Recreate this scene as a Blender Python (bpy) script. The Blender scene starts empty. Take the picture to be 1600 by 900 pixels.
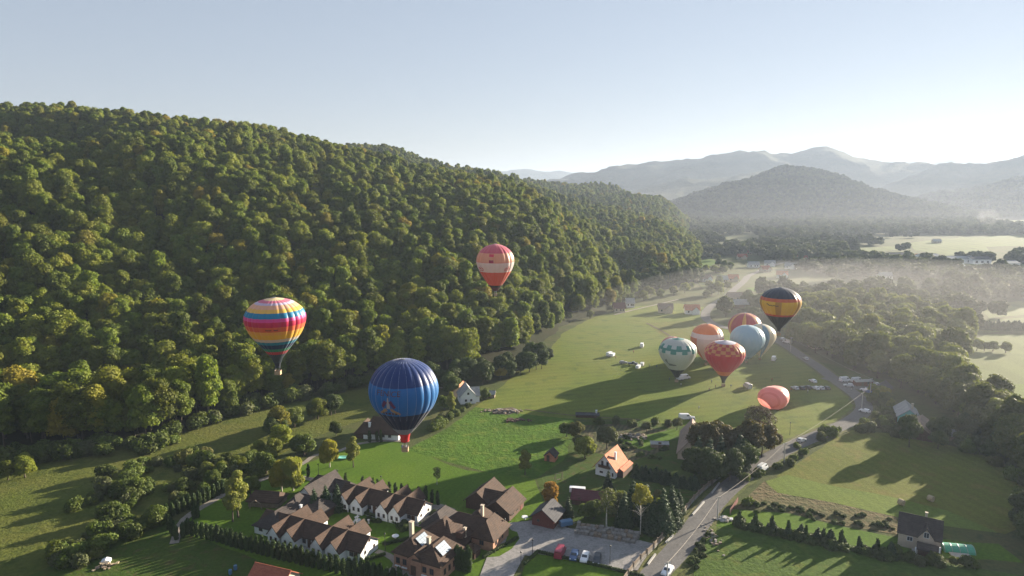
import bpy, bmesh, math, random
import numpy as np
from mathutils import Vector, Matrix
random.seed(7); RNG = np.random.RandomState(7)
SC = bpy.context.scene; C = SC.collection
R = math.radians

# ------------------------------------------------------------------ camera
F = 1066.0; CH = 90.0; PIT = math.atan(160/1066.0)
cam_d = bpy.data.cameras.new('camera'); cam = bpy.data.objects.new('camera', cam_d); C.objects.link(cam)
cam_d.sensor_width = 36; cam_d.lens = 36*F/1600.0; cam_d.clip_start = 0.5; cam_d.clip_end = 30000
cam.location = (0, 0, CH); cam.rotation_euler = (math.pi/2-PIT, 0, 0)
SC.camera = cam
# ------------------------------------------------------------------ light
SUN_AZ = 53.0; SUN_EL = 12.6
W = bpy.data.worlds.new('World'); SC.world = W; W.use_nodes = True
wn = W.node_tree.nodes; wl = W.node_tree.links
sky = wn.new('ShaderNodeTexSky'); sky.sky_type = 'NISHITA'; sky.sun_disc = False
sky.sun_elevation = R(SUN_EL); sky.sun_rotation = R(SUN_AZ); sky.altitude = 500; sky.air_density = 1.0; sky.dust_density = 0.0; sky.ozone_density = 1.6
gm = wn.new('ShaderNodeGamma'); gm.inputs[1].default_value = 0.36; wl.new(sky.outputs[0], gm.inputs[0])   # soft, pale morning sky
tn = wn.new('ShaderNodeMix'); tn.data_type = 'RGBA'; tn.blend_type = 'MULTIPLY'; tn.inputs[0].default_value = 1; tn.inputs[7].default_value = (0.97, 0.975, 1.06, 1); wl.new(gm.outputs[0], tn.inputs[6]); wl.new(tn.outputs[2], wn['Background'].inputs[0]); wn['Background'].inputs[1].default_value = 0.085
sun_d = bpy.data.lights.new('sun', 'SUN'); sun = bpy.data.objects.new('sun', sun_d); C.objects.link(sun)
sun_d.energy = 5.0; sun_d.angle = R(0.5); sun_d.color = (1.0, 0.87, 0.68)
sdir = Vector((math.sin(R(SUN_AZ))*math.cos(R(SUN_EL)), math.cos(R(SUN_AZ))*math.cos(R(SUN_EL)), math.sin(R(SUN_EL))))
sun.rotation_euler = sdir.to_track_quat('Z', 'Y').to_euler(); sun.location = (300, 300, 400)
SC.view_settings.view_transform = 'Standard'; SC.view_settings.look = 'None'; SC.view_settings.gamma = 1
SC.view_settings.exposure = 2.16
SC.cycles.use_denoising = True; SC.cycles.max_bounces = 8; SC.cycles.volume_bounces = 1
SC.cycles.transparent_max_bounces = 8; SC.cycles.diffuse_bounces = 3; SC.cycles.glossy_bounces = 2; SC.cycles.transmission_bounces = 3

HAZE_D = 0.000125

# ------------------------------------------------------------------ projection helpers (ground points of the surveyed photograph)
FW = Vector((0, math.cos(PIT), -math.sin(PIT))); UP = Vector((0, math.sin(PIT), math.cos(PIT)))
def ray(px, py):
    return FW + Vector(((px-800)/F, 0, 0)) + UP*((450-py)/F)
def at(px, py, z=0.0):
    d = ray(px, py); t = (z-CH)/d.z
    return Vector((d.x*t, d.y*t, z))
def at_depth(px, py, D):
    return Vector((0, 0, CH)) + ray(px, py)*D
def depth(p): return (Vector(p)-Vector((0, 0, CH))).dot(FW)
def z_at(p, py):
    # height above p's ground position that is seen at row py
    k = (450-py)/F; y = p[1]
    c, s = math.cos(PIT), math.sin(PIT)
    # v=(z-CH): up = y s + v c ; fwd = y c - v s ; up = k fwd
    v = y*(k*c-s)/(c+k*s)
    return CH+v

# ------------------------------------------------------------------ object helpers
def tag(o, label=None, cat=None, group=None, kind=None):
    if label: o['label'] = label
    if cat: o['category'] = cat
    if group: o['group'] = group
    if kind: o['kind'] = kind
    return o
def empty(name, loc=(0, 0, 0), rz=0.0):
    o = bpy.data.objects.new(name, None); C.objects.link(o); o.location = loc; o.rotation_euler = (0, 0, rz)
    o.empty_display_size = 0.5
    return o
def link(name, me, parent=None, loc=(0, 0, 0), rz=0.0):
    o = bpy.data.objects.new(name, me); C.objects.link(o); o.location = loc; o.rotation_euler = (0, 0, rz)
    if parent is not None: o.parent = parent
    return o
KIDS = {}
def kids(o):
    return [c for c in list(o.children)]
def copy_tree(o, parent=None):
    c = o.copy(); C.objects.link(c)
    if parent is not None: c.parent = parent
    for ch in kids(o): copy_tree(ch, c)
    return c

class MB:
    def __init__(s): s.v = []; s.f = []
    def add(s, vs, fs):
        n = len(s.v); s.v += [tuple(v) for v in vs]; s.f += [tuple(n+i for i in f) for f in fs]; return s
    def box(s, x0, x1, y0, y1, z0, z1):
        return s.add([(x0,y0,z0),(x1,y0,z0),(x1,y1,z0),(x0,y1,z0),(x0,y0,z1),(x1,y0,z1),(x1,y1,z1),(x0,y1,z1)],
                     [(0,3,2,1),(4,5,6,7),(0,1,5,4),(1,2,6,5),(2,3,7,6),(3,0,4,7)])
    def prism(s, poly, axis, a, b):
        # poly: 2D points; axis 'x': (y,z) profile extruded a..b along x ; 'y': (x,z) ; 'z': (x,y)
        n = len(poly)
        def P(p, t):
            return (t, p[0], p[1]) if axis == 'x' else ((p[0], t, p[1]) if axis == 'y' else (p[0], p[1], t))
        vs = [P(p, a) for p in poly]+[P(p, b) for p in poly]
        fs = [tuple(range(n))[::-1], tuple(range(n, 2*n))]+[(i, (i+1) % n, n+(i+1) % n, n+i) for i in range(n)]
        return s.add(vs, fs)
    def tube(s, pts, r, n=6, cap=True):
        rings = []
        for i, p in enumerate(pts):
            p = Vector(p); a = Vector(pts[max(0, i-1)]); b = Vector(pts[min(len(pts)-1, i+1)])
            d = (b-a).normalized(); u = d.cross(Vector((0, 0, 1)))
            if u.length < 1e-3: u = Vector((1, 0, 0))
            u.normalize(); w = d.cross(u)
            rr = r[i] if isinstance(r, (list, tuple)) else r
            rings.append([p+u*rr*math.cos(2*math.pi*k/n)+w*rr*math.sin(2*math.pi*k/n) for k in range(n)])
        vs = [q for g in rings for q in g]; fs = []
        for i in range(len(pts)-1):
            for k in range(n):
                fs.append((i*n+k, i*n+(k+1) % n, (i+1)*n+(k+1) % n, (i+1)*n+k))
        if cap: fs += [tuple(range(n)), tuple(range((len(pts)-1)*n, len(pts)*n))[::-1]]
        return s.add(vs, fs)
    def lathe(s, prof, n=16, c=(0, 0, 0)):
        vs = []; fs = []
        for r, z in prof:
            for k in range(n): vs.append((c[0]+r*math.cos(2*math.pi*k/n), c[1]+r*math.sin(2*math.pi*k/n), c[2]+z))
        for i in range(len(prof)-1):
            for k in range(n): fs.append((i*n+k, i*n+(k+1) % n, (i+1)*n+(k+1) % n, (i+1)*n+k))
        fs += [tuple(range(n))[::-1], tuple(range((len(prof)-1)*n, len(prof)*n))]
        return s.add(vs, fs)
    def mesh(s, name, m, smooth=False):
        me = bpy.data.meshes.new(name); me.from_pydata(s.v, [], s.f); me.update()
        bm = bmesh.new(); bm.from_mesh(me); bmesh.ops.recalc_face_normals(bm, faces=bm.faces); bm.to_mesh(me); bm.free()
        me.materials.append(m)
        if smooth:
            me.polygons.foreach_set('use_smooth', [True]*len(me.polygons))
        return me
    def build(s, name, m, parent=None, loc=(0, 0, 0), rz=0.0, smooth=False):
        return link(name, s.mesh(name, m, smooth), parent, loc, rz)

def np_mesh(name, V, Q, m, smooth=False, k=4):
    me = bpy.data.meshes.new(name); n = len(V); f = len(Q)
    me.vertices.add(n); me.vertices.foreach_set('co', np.asarray(V, np.float32).ravel())
    me.loops.add(f*k); me.loops.foreach_set('vertex_index', np.asarray(Q, np.int32).ravel())
    me.polygons.add(f); me.polygons.foreach_set('loop_start', np.arange(0, f*k, k, dtype=np.int32))
    try: me.polygons.foreach_set('loop_total', np.full(f, k, np.int32))
    except Exception: pass
    if smooth: me.polygons.foreach_set('use_smooth', np.ones(f, bool))
    me.update(calc_edges=True)
    if m: me.materials.append(m)
    return me

# ------------------------------------------------------------------ materials
def newmat(name):
    m = bpy.data.materials.new(name); m.use_nodes = True
    return m, m.node_tree.nodes, m.node_tree.links
def ramp(n, pts):
    r = n.new('ShaderNodeValToRGB'); e = r.color_ramp.elements
    while len(e) < len(pts): e.new(0.5)
    for i, (p, c) in enumerate(pts):
        e[i].position = p; e[i].color = (c[0], c[1], c[2], 1)
    return r
def noise(n, l, vec, scale, detail=4, rough=0.6):
    t = n.new('ShaderNodeTexNoise'); t.inputs['Scale'].default_value = scale; t.inputs['Detail'].default_value = detail
    t.inputs['Roughness'].default_value = rough
    if vec is not None: l.new(vec, t.inputs['Vector'])
    return t
def mixc(n, l, fac, a, b, mode='MIX'):
    m = n.new('ShaderNodeMix'); m.data_type = 'RGBA'; m.blend_type = mode
    for s, x in ((m.inputs[0], fac), (m.inputs[6], a), (m.inputs[7], b)):
        if isinstance(x, (int, float)): s.default_value = x
        elif isinstance(x, (tuple, list)): s.default_value = (x[0], x[1], x[2], 1)
        else: l.new(x, s)
    return m.outputs[2]
def simple(name, col, rough=0.7, var=0.18, scale=1.5, metal=0.0, bump=0.0, spec=0.4):
    m, n, l = newmat(name); b = n['Principled BSDF']
    g = n.new('ShaderNodeTexCoord')
    t = noise(n, l, g.outputs['Object'], scale, 5)
    c1 = tuple(c*(1-var) for c in col); c2 = tuple(min(1, c*(1+var)) for c in col)
    r = ramp(n, [(0.3, c1), (0.7, c2)]); l.new(t.outputs[0], r.inputs[0]); l.new(r.outputs[0], b.inputs['Base Color'])
    b.inputs['Roughness'].default_value = rough; b.inputs['Metallic'].default_value = metal
    b.inputs['Specular IOR Level'].default_value = spec
    if bump:
        bp = n.new('ShaderNodeBump'); bp.inputs['Strength'].default_value = bump; bp.inputs['Distance'].default_value = 0.1
        l.new(t.outputs[0], bp.inputs['Height']); l.new(bp.outputs[0], b.inputs['Normal'])
    return m
def ground(name, c1, c2, c3=None, scale=0.06, stripe=None, bump=0.5, bd=0.35, fine=1.2, pasture=None):
    # grass, soil and crop sheets: broad patches, fine mottling, optional mowing lines (direction deg, metres per line, amount)
    m, n, l = newmat(name); b = n['Principled BSDF']
    b.inputs['Roughness'].default_value = 0.95; b.inputs['Specular IOR Level'].default_value = 0.085
    g = n.new('ShaderNodeNewGeometry'); pos = g.outputs['Position']
    a = noise(n, l, pos, scale, 5, 0.65); f = noise(n, l, pos, fine, 4, 0.7)
    col = mixc(n, l, None or 0.5, c1, c2)
    r1 = ramp(n, [(0.38, (0, 0, 0)), (0.62, (1, 1, 1))]); l.new(a.outputs[0], r1.inputs[0])
    col = mixc(n, l, r1.outputs[0], c1, c2)
    if c3:
        a2 = noise(n, l, pos, scale*4.3, 4, 0.6); r2 = ramp(n, [(0.52, (0, 0, 0)), (0.68, (1, 1, 1))]); l.new(a2.outputs[0], r2.inputs[0])
        col = mixc(n, l, r2.outputs[0], col, c3)
    r3 = ramp(n, [(0.25, (0.62, 0.62, 0.62)), (0.75, (1.38, 1.38, 1.38))]); l.new(f.outputs[0], r3.inputs[0])
    col = mixc(n, l, 0.75, col, r3.outputs[0], 'MULTIPLY')
    if stripe:
        mp = n.new('ShaderNodeMapping'); l.new(pos, mp.inputs[0]); mp.inputs['Rotation'].default_value = (0, 0, R(stripe[0]))
        w = n.new('ShaderNodeTexWave'); w.inputs['Scale'].default_value = 0.314/stripe[1]; w.inputs['Distortion'].default_value = 1.2
        w.inputs['Detail'].default_value = 2; w.inputs['Detail Scale'].default_value = 0.6
        l.new(mp.outputs[0], w.inputs[0])
        a_ = stripe[2]; r4 = ramp(n, [(0.2, (1-a_,)*3), (0.8, (1+a_,)*3)]); l.new(w.outputs['Fac'] if 'Fac' in w.outputs else w.outputs[1], r4.inputs[0])
        col = mixc(n, l, 1.0, col, r4.outputs[0], 'MULTIPLY')
    l.new(col, b.inputs['Base Color'])
    bp = n.new('ShaderNodeBump'); bp.inputs['Strength'].default_value = bump; bp.inputs['Distance'].default_value = bd
    l.new(f.outputs[0], bp.inputs['Height']); l.new(bp.outputs[0], b.inputs['Normal'])
    return m
def foliage(name, a, b_, c=None, trans=0.36, var=0.35, hi=None):
    # a, b_: leaf colours of this kind; c: tint of a few individuals
    m, n, l = newmat(name)
    b = n['Principled BSDF']; b.inputs['Roughness'].default_value = 0.7; b.inputs['Specular IOR Level'].default_value = 0.25
    oi = n.new('ShaderNodeObjectInfo'); tc = n.new('ShaderNodeTexCoord')
    nz = noise(n, l, tc.outputs['Object'], 0.35, 3, 0.6)
    r1 = ramp(n, [(0.35, a), (0.65, b_)]); l.new(nz.outputs[0], r1.inputs[0])
    col = r1.outputs[0]
    r2 = ramp(n, [(0.0, (1-var,)*3), (1.0, (1+var,)*3)]); l.new(oi.outputs['Random'], r2.inputs[0])
    col = mixc(n, l, 1.0, col, r2.outputs[0], 'MULTIPLY')
    if c:
        mt = n.new('ShaderNodeMath'); mt.operation = 'MULTIPLY'; mt.inputs[1].default_value = 7.31; l.new(oi.outputs['Random'], mt.inputs[0])
        fr = n.new('ShaderNodeMath'); fr.operation = 'FRACT'; l.new(mt.outputs[0], fr.inputs[0])
        r3 = ramp(n, [(0.0, (0, 0, 0)), (0.80, (0.0, 0.0, 0.0)), (0.93, (0.22,)*3), (1.0, (0.6,)*3)]); l.new(fr.outputs[0], r3.inputs[0])
        col = mixc(n, l, r3.outputs[0], col, c)
    l.new(col, b.inputs['Base Color'])
    t = n.new('ShaderNodeBsdfTranslucent')
    warm = mixc(n, l, 1.0, col, (1.3, 1.35, 0.5), 'MULTIPLY'); l.new(warm, t.inputs[0])
    mx = n.new('ShaderNodeMixShader'); mx.inputs[0].default_value = trans
    l.new(b.outputs[0], mx.inputs[1]); l.new(t.outputs[0], mx.inputs[2])
    l.new(mx.outputs[0], n['Material Output'].inputs[0])
    return m

M = {}
M['ground'] = ground('valley_grass', (0.060, 0.080, 0.022), (0.085, 0.085, 0.032), (0.045, 0.058, 0.020))
M['lawn'] = ground('lawn', (0.063, 0.121, 0.010), (0.082, 0.137, 0.012), None, 0.04, (20, 2.2, 0.02), 0.3)
M['crop'] = ground('clover_crop', (0.065, 0.131, 0.012), (0.053, 0.100, 0.011), (0.100, 0.142, 0.019), 0.05, None, 0.9, 0.6, 0.55)
M['meadow'] = ground('meadow', (0.105, 0.142, 0.021), (0.131, 0.147, 0.025), (0.082, 0.113, 0.019), 0.025, (75, 5.0, 0.045), 0.4)
M['pasture'] = ground('rough_pasture', (0.078, 0.098, 0.018), (0.105, 0.108, 0.026), (0.056, 0.074, 0.016), 0.03, None, 0.9, 0.5, 0.8)
M['garden'] = ground('garden_grass', (0.042, 0.076, 0.012), (0.058, 0.084, 0.015), (0.079, 0.074, 0.025), 0.08)
M['plot'] = ground('vegetable_plot', (0.090, 0.075, 0.045), (0.060, 0.075, 0.030), (0.12, 0.085, 0.045), 0.15, (20, 1.6, 0.2), 0.9, 0.5, 0.7)
M['hay'] = ground('mown_hay_field', (0.121, 0.131, 0.022), (0.100, 0.116, 0.019), (0.147, 0.126, 0.031), 0.035, (-15, 4.0, 0.045), 0.5)
M['mown'] = ground('mown_strip', (0.121, 0.158, 0.028), (0.105, 0.147, 0.025), None, 0.05, (-13, 4.0, 0.04), 0.4)
M['weed'] = ground('weedy_bank', (0.130, 0.100, 0.052), (0.085, 0.085, 0.034), (0.06, 0.07, 0.028), 0.14, None, 1.0, 0.8, 0.6)
M['field'] = ground('dark_field', (0.050, 0.086, 0.014), (0.063, 0.103, 0.016), (0.089, 0.110, 0.019), 0.05, (-40, 3.5, 0.04), 0.7, 0.4, 0.8)
M['far'] = ground('far_field', (0.115, 0.140, 0.040), (0.095, 0.120, 0.034), (0.075, 0.10, 0.03), 0.01, (10, 18, 0.06), 0.3)
M['bare'] = ground('bare_soil', (0.13, 0.10, 0.07), (0.10, 0.08, 0.055), None, 0.1)
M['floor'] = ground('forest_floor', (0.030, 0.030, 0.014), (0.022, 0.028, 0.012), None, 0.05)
M['farhill'] = ground('far_forest', (0.028, 0.038, 0.018), (0.045, 0.050, 0.022), (0.020, 0.030, 0.015), 0.012, None, 1.0, 9.0, 0.075)
M['dirt'] = ground('grassy_verge', (0.09, 0.11, 0.030), (0.125, 0.115, 0.055), (0.07, 0.085, 0.025), 0.15)
M['asphalt'] = ground('asphalt', (0.135, 0.130, 0.128), (0.155, 0.148, 0.142), (0.12, 0.115, 0.112), 0.12, None, 0.15, 0.03, 2.5)
M['gravel'] = ground('pale_gravel', (0.29, 0.275, 0.265), (0.25, 0.24, 0.235), (0.19, 0.185, 0.18), 0.12, None, 0.35, 0.08, 2.0)
M['path'] = ground('gravel_path', (0.26, 0.23, 0.20), (0.21, 0.19, 0.165), None, 0.3, None, 0.3, 0.05, 2.5)
M['paint'] = simple('road_paint', (0.6, 0.6, 0.57), 0.8, 0.3, 0.8)
M['white'] = simple('white_render', (0.70, 0.71, 0.72), 0.85, 0.07, 0.8, 0, 0.15)
M['cream'] = simple('cream_render', (0.50, 0.42, 0.33), 0.85, 0.08, 0.8)
M['beige'] = simple('beige_render', (0.46, 0.38, 0.30), 0.85, 0.08)
M['turq'] = simple('turquoise_render', (0.16, 0.48, 0.50), 0.8, 0.06)
M['wood'] = simple('dark_timber', (0.075, 0.040, 0.028), 0.8, 0.3, 2.5, 0, 0.3)
M['redwood'] = simple('red_stained_timber', (0.13, 0.035, 0.028), 0.8, 0.25, 2.5, 0, 0.3)
M['oldwood'] = simple('weathered_timber', (0.20, 0.155, 0.115), 0.9, 0.3, 2.5, 0, 0.3)
M['stone'] = simple('field_stone', (0.20, 0.185, 0.17), 0.9, 0.35, 1.4, 0, 0.6)
M['concrete'] = simple('concrete', (0.36, 0.35, 0.33), 0.9, 0.15, 1.0, 0, 0.2)
M['glass'] = simple('window_glass', (0.03, 0.04, 0.055), 0.12, 0.1, 1, 0, 0, 0.8)
M['frame'] = simple('brown_frame', (0.09, 0.05, 0.035), 0.6, 0.1)
M['wframe'] = simple('white_frame', (0.65, 0.66, 0.68), 0.6, 0.05)
M['metal'] = simple('galvanised_metal', (0.32, 0.33, 0.34), 0.45, 0.1, 3, 0.6)
M['dmetal'] = simple('dark_metal', (0.04, 0.042, 0.045), 0.5, 0.1, 3, 0.4)
M['rubber'] = simple('tyre_rubber', (0.025, 0.025, 0.027), 0.85, 0.1)
M['tin'] = simple('pale_sheet_metal', (0.42, 0.45, 0.48), 0.4, 0.12, 1.5, 0.5)
M['bark'] = simple('bark', (0.085, 0.066, 0.05), 0.95, 0.3, 1.5, 0, 0.5)
M['birchbark'] = simple('birch_bark', (0.46, 0.43, 0.38), 0.9, 0.35, 2.5, 0, 0.3)
M['hay_b'] = simple('straw', (0.36, 0.29, 0.19), 0.95, 0.3, 4, 0, 0.6)
M['wicker'] = simple('wicker', (0.40, 0.27, 0.16), 0.85, 0.25, 6, 0, 0.5)
M['poly'] = simple('green_polytunnel', (0.06, 0.30, 0.20), 0.4, 0.1, 1)
M['bluetarp'] = simple('blue_tarpaulin', (0.07, 0.16, 0.28), 0.5, 0.2, 2)
M['rope'] = simple('bright_cable', (0.26, 0.23, 0.19), 0.8, 0.1, 1)
M['plastic'] = simple('white_plastic', (0.75, 0.76, 0.78), 0.4, 0.05)
M['marble'] = simple('pale_stone', (0.55, 0.54, 0.52), 0.6, 0.12, 3)
def roofm(name, a, b_, row=0.35, dirz=True, rough=0.85):
    # tiled roof: courses down the slope as relief, weathering between them
    m, n, l = newmat(name); b = n['Principled BSDF']; b.inputs['Roughness'].default_value = rough; b.inputs['Specular IOR Level'].default_value = 0.25
    tc = n.new('ShaderNodeTexCoord'); o = tc.outputs['Object']
    t = noise(n, l, o, 0.6, 5, 0.65); t2 = noise(n, l, o, 4.0, 3, 0.6)
    r = ramp(n, [(0.35, a), (0.65, b_)]); l.new(t.outputs[0], r.inputs[0])
    r2 = ramp(n, [(0.25, (0.7,)*3), (0.75, (1.3,)*3)]); l.new(t2.outputs[0], r2.inputs[0])
    col = mixc(n, l, 0.8, r.outputs[0], r2.outputs[0], 'MULTIPLY'); l.new(col, b.inputs['Base Color'])
    w = n.new('ShaderNodeTexWave'); w.bands_direction = 'Z'; w.inputs['Scale'].default_value = 0.314/row; l.new(o, w.inputs[0])
    bp = n.new('ShaderNodeBump'); bp.inputs['Strength'].default_value = 0.5; bp.inputs['Distance'].default_value = 0.08
    l.new(w.outputs[1], bp.inputs['Height']); l.new(bp.outputs[0], b.inputs['Normal'])
    return m
M['rbrown'] = roofm('brown_shingle', (0.048, 0.030, 0.022), (0.075, 0.045, 0.032))
M['rdark'] = roofm('dark_shingle', (0.040, 0.033, 0.032), (0.065, 0.052, 0.048))
M['rorange'] = roofm('orange_tile', (0.42, 0.155, 0.085), (0.52, 0.22, 0.13))
M['rred'] = roofm('red_tile', (0.26, 0.075, 0.045), (0.34, 0.11, 0.065))
M['rmaroon'] = roofm('maroon_sheet', (0.085, 0.022, 0.030), (0.11, 0.03, 0.038), 0.35, True, 0.55)
M['rold'] = roofm('old_tile', (0.22, 0.17, 0.14), (0.30, 0.22, 0.17))
M['rgrey'] = roofm('grey_sheet', (0.05, 0.05, 0.058), (0.075, 0.075, 0.083), 0.35, True, 0.9)
M['rtin'] = roofm('tin_sheet', (0.24, 0.25, 0.26), (0.34, 0.34, 0.33), 0.35, True, 0.65)
# brick
m_, n_, l_ = newmat('brick'); b_ = n_['Principled BSDF']; tc_ = n_.new('ShaderNodeTexCoord')
t_ = noise(n_, l_, tc_.outputs['Object'], 1.2, 5); r_ = ramp(n_, [(0.3, (0.30, 0.155, 0.10)), (0.7, (0.42, 0.24, 0.16))]); l_.new(t_.outputs[0], r_.inputs[0]); l_.new(r_.outputs[0], b_.inputs['Base Color']); b_.inputs['Roughness'].default_value = 0.9
M['brick'] = m_

M['leaf'] = foliage('beech_leaves', (0.077, 0.117, 0.013), (0.144, 0.173, 0.017), (0.323, 0.251, 0.022))
M['leaf2'] = foliage('oak_leaves', (0.101, 0.131, 0.014), (0.160, 0.170, 0.019), (0.325, 0.218, 0.024))
M['leafdark'] = foliage('dark_leaves', (0.035, 0.062, 0.012), (0.065, 0.085, 0.016), None, 0.2)
M['leafwood'] = foliage('alder_leaves', (0.084, 0.111, 0.020), (0.135, 0.144, 0.028), (0.169, 0.160, 0.031))
M['leaffar'] = foliage('far_leaves_shaded', (0.030, 0.042, 0.012), (0.052, 0.062, 0.018), None, 0.3)  # darkened leaf colour: shade of the backlit far hill is put into it
M['leafyel'] = foliage('yellow_green_leaves', (0.200, 0.203, 0.023), (0.284, 0.252, 0.036), None, 0.35, 0.15)
M['leafyg'] = foliage('pale_green_leaves', (0.151, 0.180, 0.034), (0.235, 0.231, 0.050), None, 0.35, 0.15)
M['leaforange'] = foliage('orange_leaves', (0.26, 0.135, 0.020), (0.30, 0.175, 0.035), None, 0.35, 0.1)
M['leafrust'] = foliage('rusty_leaves', (0.048, 0.050, 0.012), (0.090, 0.062, 0.016), None, 0.3, 0.15)
M['twig'] = foliage('bare_twigs', (0.050, 0.036, 0.022), (0.07, 0.046, 0.028), None, 0.1, 0.1)
M['needle'] = foliage('spruce_needles', (0.022, 0.048, 0.020), (0.039, 0.067, 0.025), None, 0.1, 0.2)
M['thuja'] = foliage('thuja_needles', (0.026, 0.052, 0.013), (0.049, 0.075, 0.018), None, 0.15, 0.2)
M['shrub'] = foliage('shrub_leaves', (0.057, 0.090, 0.013), (0.097, 0.121, 0.020), (0.141, 0.116, 0.034), 0.3)
M['willow'] = foliage('grey_willow_leaves', (0.070, 0.085, 0.032), (0.10, 0.11, 0.045), None, 0.3, 0.15)

# ------------------------------------------------------------------ hill shapes
def vnoise(x, y, s, seed=0):
    x = np.asarray(x)/s; y = np.asarray(y)/s
    xi = np.floor(x).astype(int); yi = np.floor(y).astype(int); fx = x-xi; fy = y-yi
    fx = fx*fx*(3-2*fx); fy = fy*fy*(3-2*fy)
    def h(a, b):
        k = (a*374761393+b*668265263+seed*974634777) & 0x7fffffff
        k = (k ^ (k >> 13))*1274126177 & 0x7fffffff
        return ((k ^ (k >> 16)) & 0xffff)/65535.0
    return (h(xi, yi)*(1-fx)+h(xi+1, yi)*fx)*(1-fy)+(h(xi, yi+1)*(1-fx)+h(xi+1, yi+1)*fx)*fy
def inpoly(x, y, poly):
    x = np.asarray(x); y = np.asarray(y); r = np.zeros(x.shape, bool); n = len(poly); j = n-1
    for i in range(n):
        xi, yi = poly[i]; xj, yj = poly[j]
        c = ((yi > y) != (yj > y)) & (x < (xj-xi)*(y-yi)/((yj-yi) or 1e-9)+xi)
        r ^= c; j = i
    return r
def dpoly(x, y, line):
    d = np.full(np.shape(x), 1e9)
    for a, b in zip(line[:-1], line[1:]):
        ax, ay = a; dx, dy = b[0]-ax, b[1]-ay; L = dx*dx+dy*dy+1e-9
        t = np.clip(((x-ax)*dx+(y-ay)*dy)/L, 0, 1)
        d = np.minimum(d, np.hypot(x-ax-t*dx, y-ay-t*dy))
    return d
CANOPY = 23.0
def ridge(x, y, nodes, back=1.0, p=1.35, drop=0.0):
    # nodes: (px, py, depth, half width) along a crest seen at that row
    P = []
    for px, py, D, L in nodes:
        q = at_depth(px, py, D); P.append((q.x, q.y, q.z-CANOPY-drop, L))
    best = np.full(np.shape(x), -50.0)
    for a, b in zip(P[:-1], P[1:]):
        dx, dy = b[0]-a[0], b[1]-a[1]; L2 = dx*dx+dy*dy+1e-9
        t = np.clip(((x-a[0])*dx+(y-a[1])*dy)/L2, 0, 1)
        d = np.hypot(x-a[0]-t*dx, y-a[1]-t*dy); hz = a[2]+(b[2]-a[2])*t; L = a[3]+(b[3]-a[3])*t
        u = np.sqrt(d*d+25**2)-25
        u = u/L
        hh = hz*(1-np.abs(u)**p)
        hh = np.where(u > 1, -(u-1)*40, hh)
        best = np.maximum(best, hh)
    return best
RA = [(-900,190,520,330),(-500,150,560,350),(-200,150,585,380),(0,155,600,400),(120,153,615,400),(210,151,625,400),(330,166,640,380),(430,189,640,340),(500,223,630,320),(560,246,610,290),(640,283,600,260),(720,325,590,230),(800,368,580,190),(880,400,600,160),(950,432,590,90)]
RB = [(250,215,1090,300),(480,203,1090,320),(580,212,1080,320),(640,230,1060,320),(700,244,1040,310),(755,256,1010,300),(837,297,950,300),(925,328,880,280),(985,365,800,200),(1005,392,720,120)]
RC = [(600,275,1700,380),(740,275,1620,380),(790,268,1560,380),(850,268,1500,370),(925,282,1410,350),(970,301,1310,330),(1012,328,1210,300),(1050,345,1130,240),(1078,368,1050,170),(1090,392,960,90)]
FOOT = [at(*p) for p in [(-900,720),(-300,705),(0,700),(60,702),(150,700),(240,690),(300,668),(380,640),(430,628),(520,610),(600,590),(680,585),(740,578),(800,560),(850,530),(880,505),(930,492),(965,478),(990,466),(960,455),(975,446),(1030,452),(1065,448),(1093,440),(1088,420),(1095,405),(1085,385),(1070,372)]]
FOOTP = [(p.x, p.y) for p in FOOT]
FOREST = FOOTP+[(700, 2600), (-2500, 2600), (-2500, 100)]
def hill_h(x, y):
    x = np.asarray(x, float); y = np.asarray(y, float)
    a = ridge(x, y, RA); b = ridge(x, y, RB, drop=13); c = ridge(x, y, RC, drop=12)
    k = 5.0
    h = np.log(np.exp(a/k)+np.exp(b/k)+np.exp(c/k))*k
    g = (vnoise(x, y, 110, 3)-0.5)*20+(vnoise(x, y, 48, 5)-0.5)*8
    d = dpoly(x, y, FOOTP+[(700, 2600)]); ins = inpoly(x, y, FOREST)
    # a gully running down the near slope
    gl = [at_depth(-60, 205, 560), at_depth(90, 300, 500), at_depth(200, 400, 420), at_depth(270, 500, 350), at_depth(300, 600, 290)]
    gd = dpoly(x, y, [(q.x, q.y) for q in gl]); g = g-9*np.exp(-(gd/26)**2)
    top = np.clip(h/60, 0.15, 1)
    h = h+g*top
    ramp_ = np.clip(d/70, 0, 1); ramp_ = ramp_*(2-ramp_)
    return np.where(ins, np.maximum(h, 1.0)*ramp_+0.02, -np.clip(d*0.15, 0, 4))
def grid_mesh(name, x0, x1, y0, y1, st, fn, m, cut=-1.0, **kw):
    xs = np.arange(x0, x1+st, st); ys = np.arange(y0, y1+st, st); X, Y = np.meshgrid(xs, ys); Z = fn(X, Y)
    nx, ny = len(xs), len(ys); I = np.arange(nx*ny).reshape(ny, nx)
    Q = np.stack([I[:-1, :-1], I[:-1, 1:], I[1:, 1:], I[1:, :-1]], -1).reshape(-1, 4)
    z = Z.ravel(); keep = z[Q].max(1) > cut; Q = Q[keep]
    V = np.stack([X.ravel(), Y.ravel(), z], -1)
    used = np.unique(Q); mp = np.full(len(V), -1); mp[used] = np.arange(len(used))
    me = np_mesh(name, V[used], mp[Q], m, True); o = link(name, me); o['kind'] = 'structure'
    return o
# ------------------------------------------------------------------ the ground
g = MB(); g.add([(-14000,-2500,0),(14000,-2500,0),(14000,16000,0),(-14000,16000,0)], [(0,1,2,3)])
o = g.build('ground', M['ground']); o['kind'] = 'structure'
grid_mesh('wooded_hill', -1500, 520, 160, 2100, 10, hill_h, M['floor'], -0.5)

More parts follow.
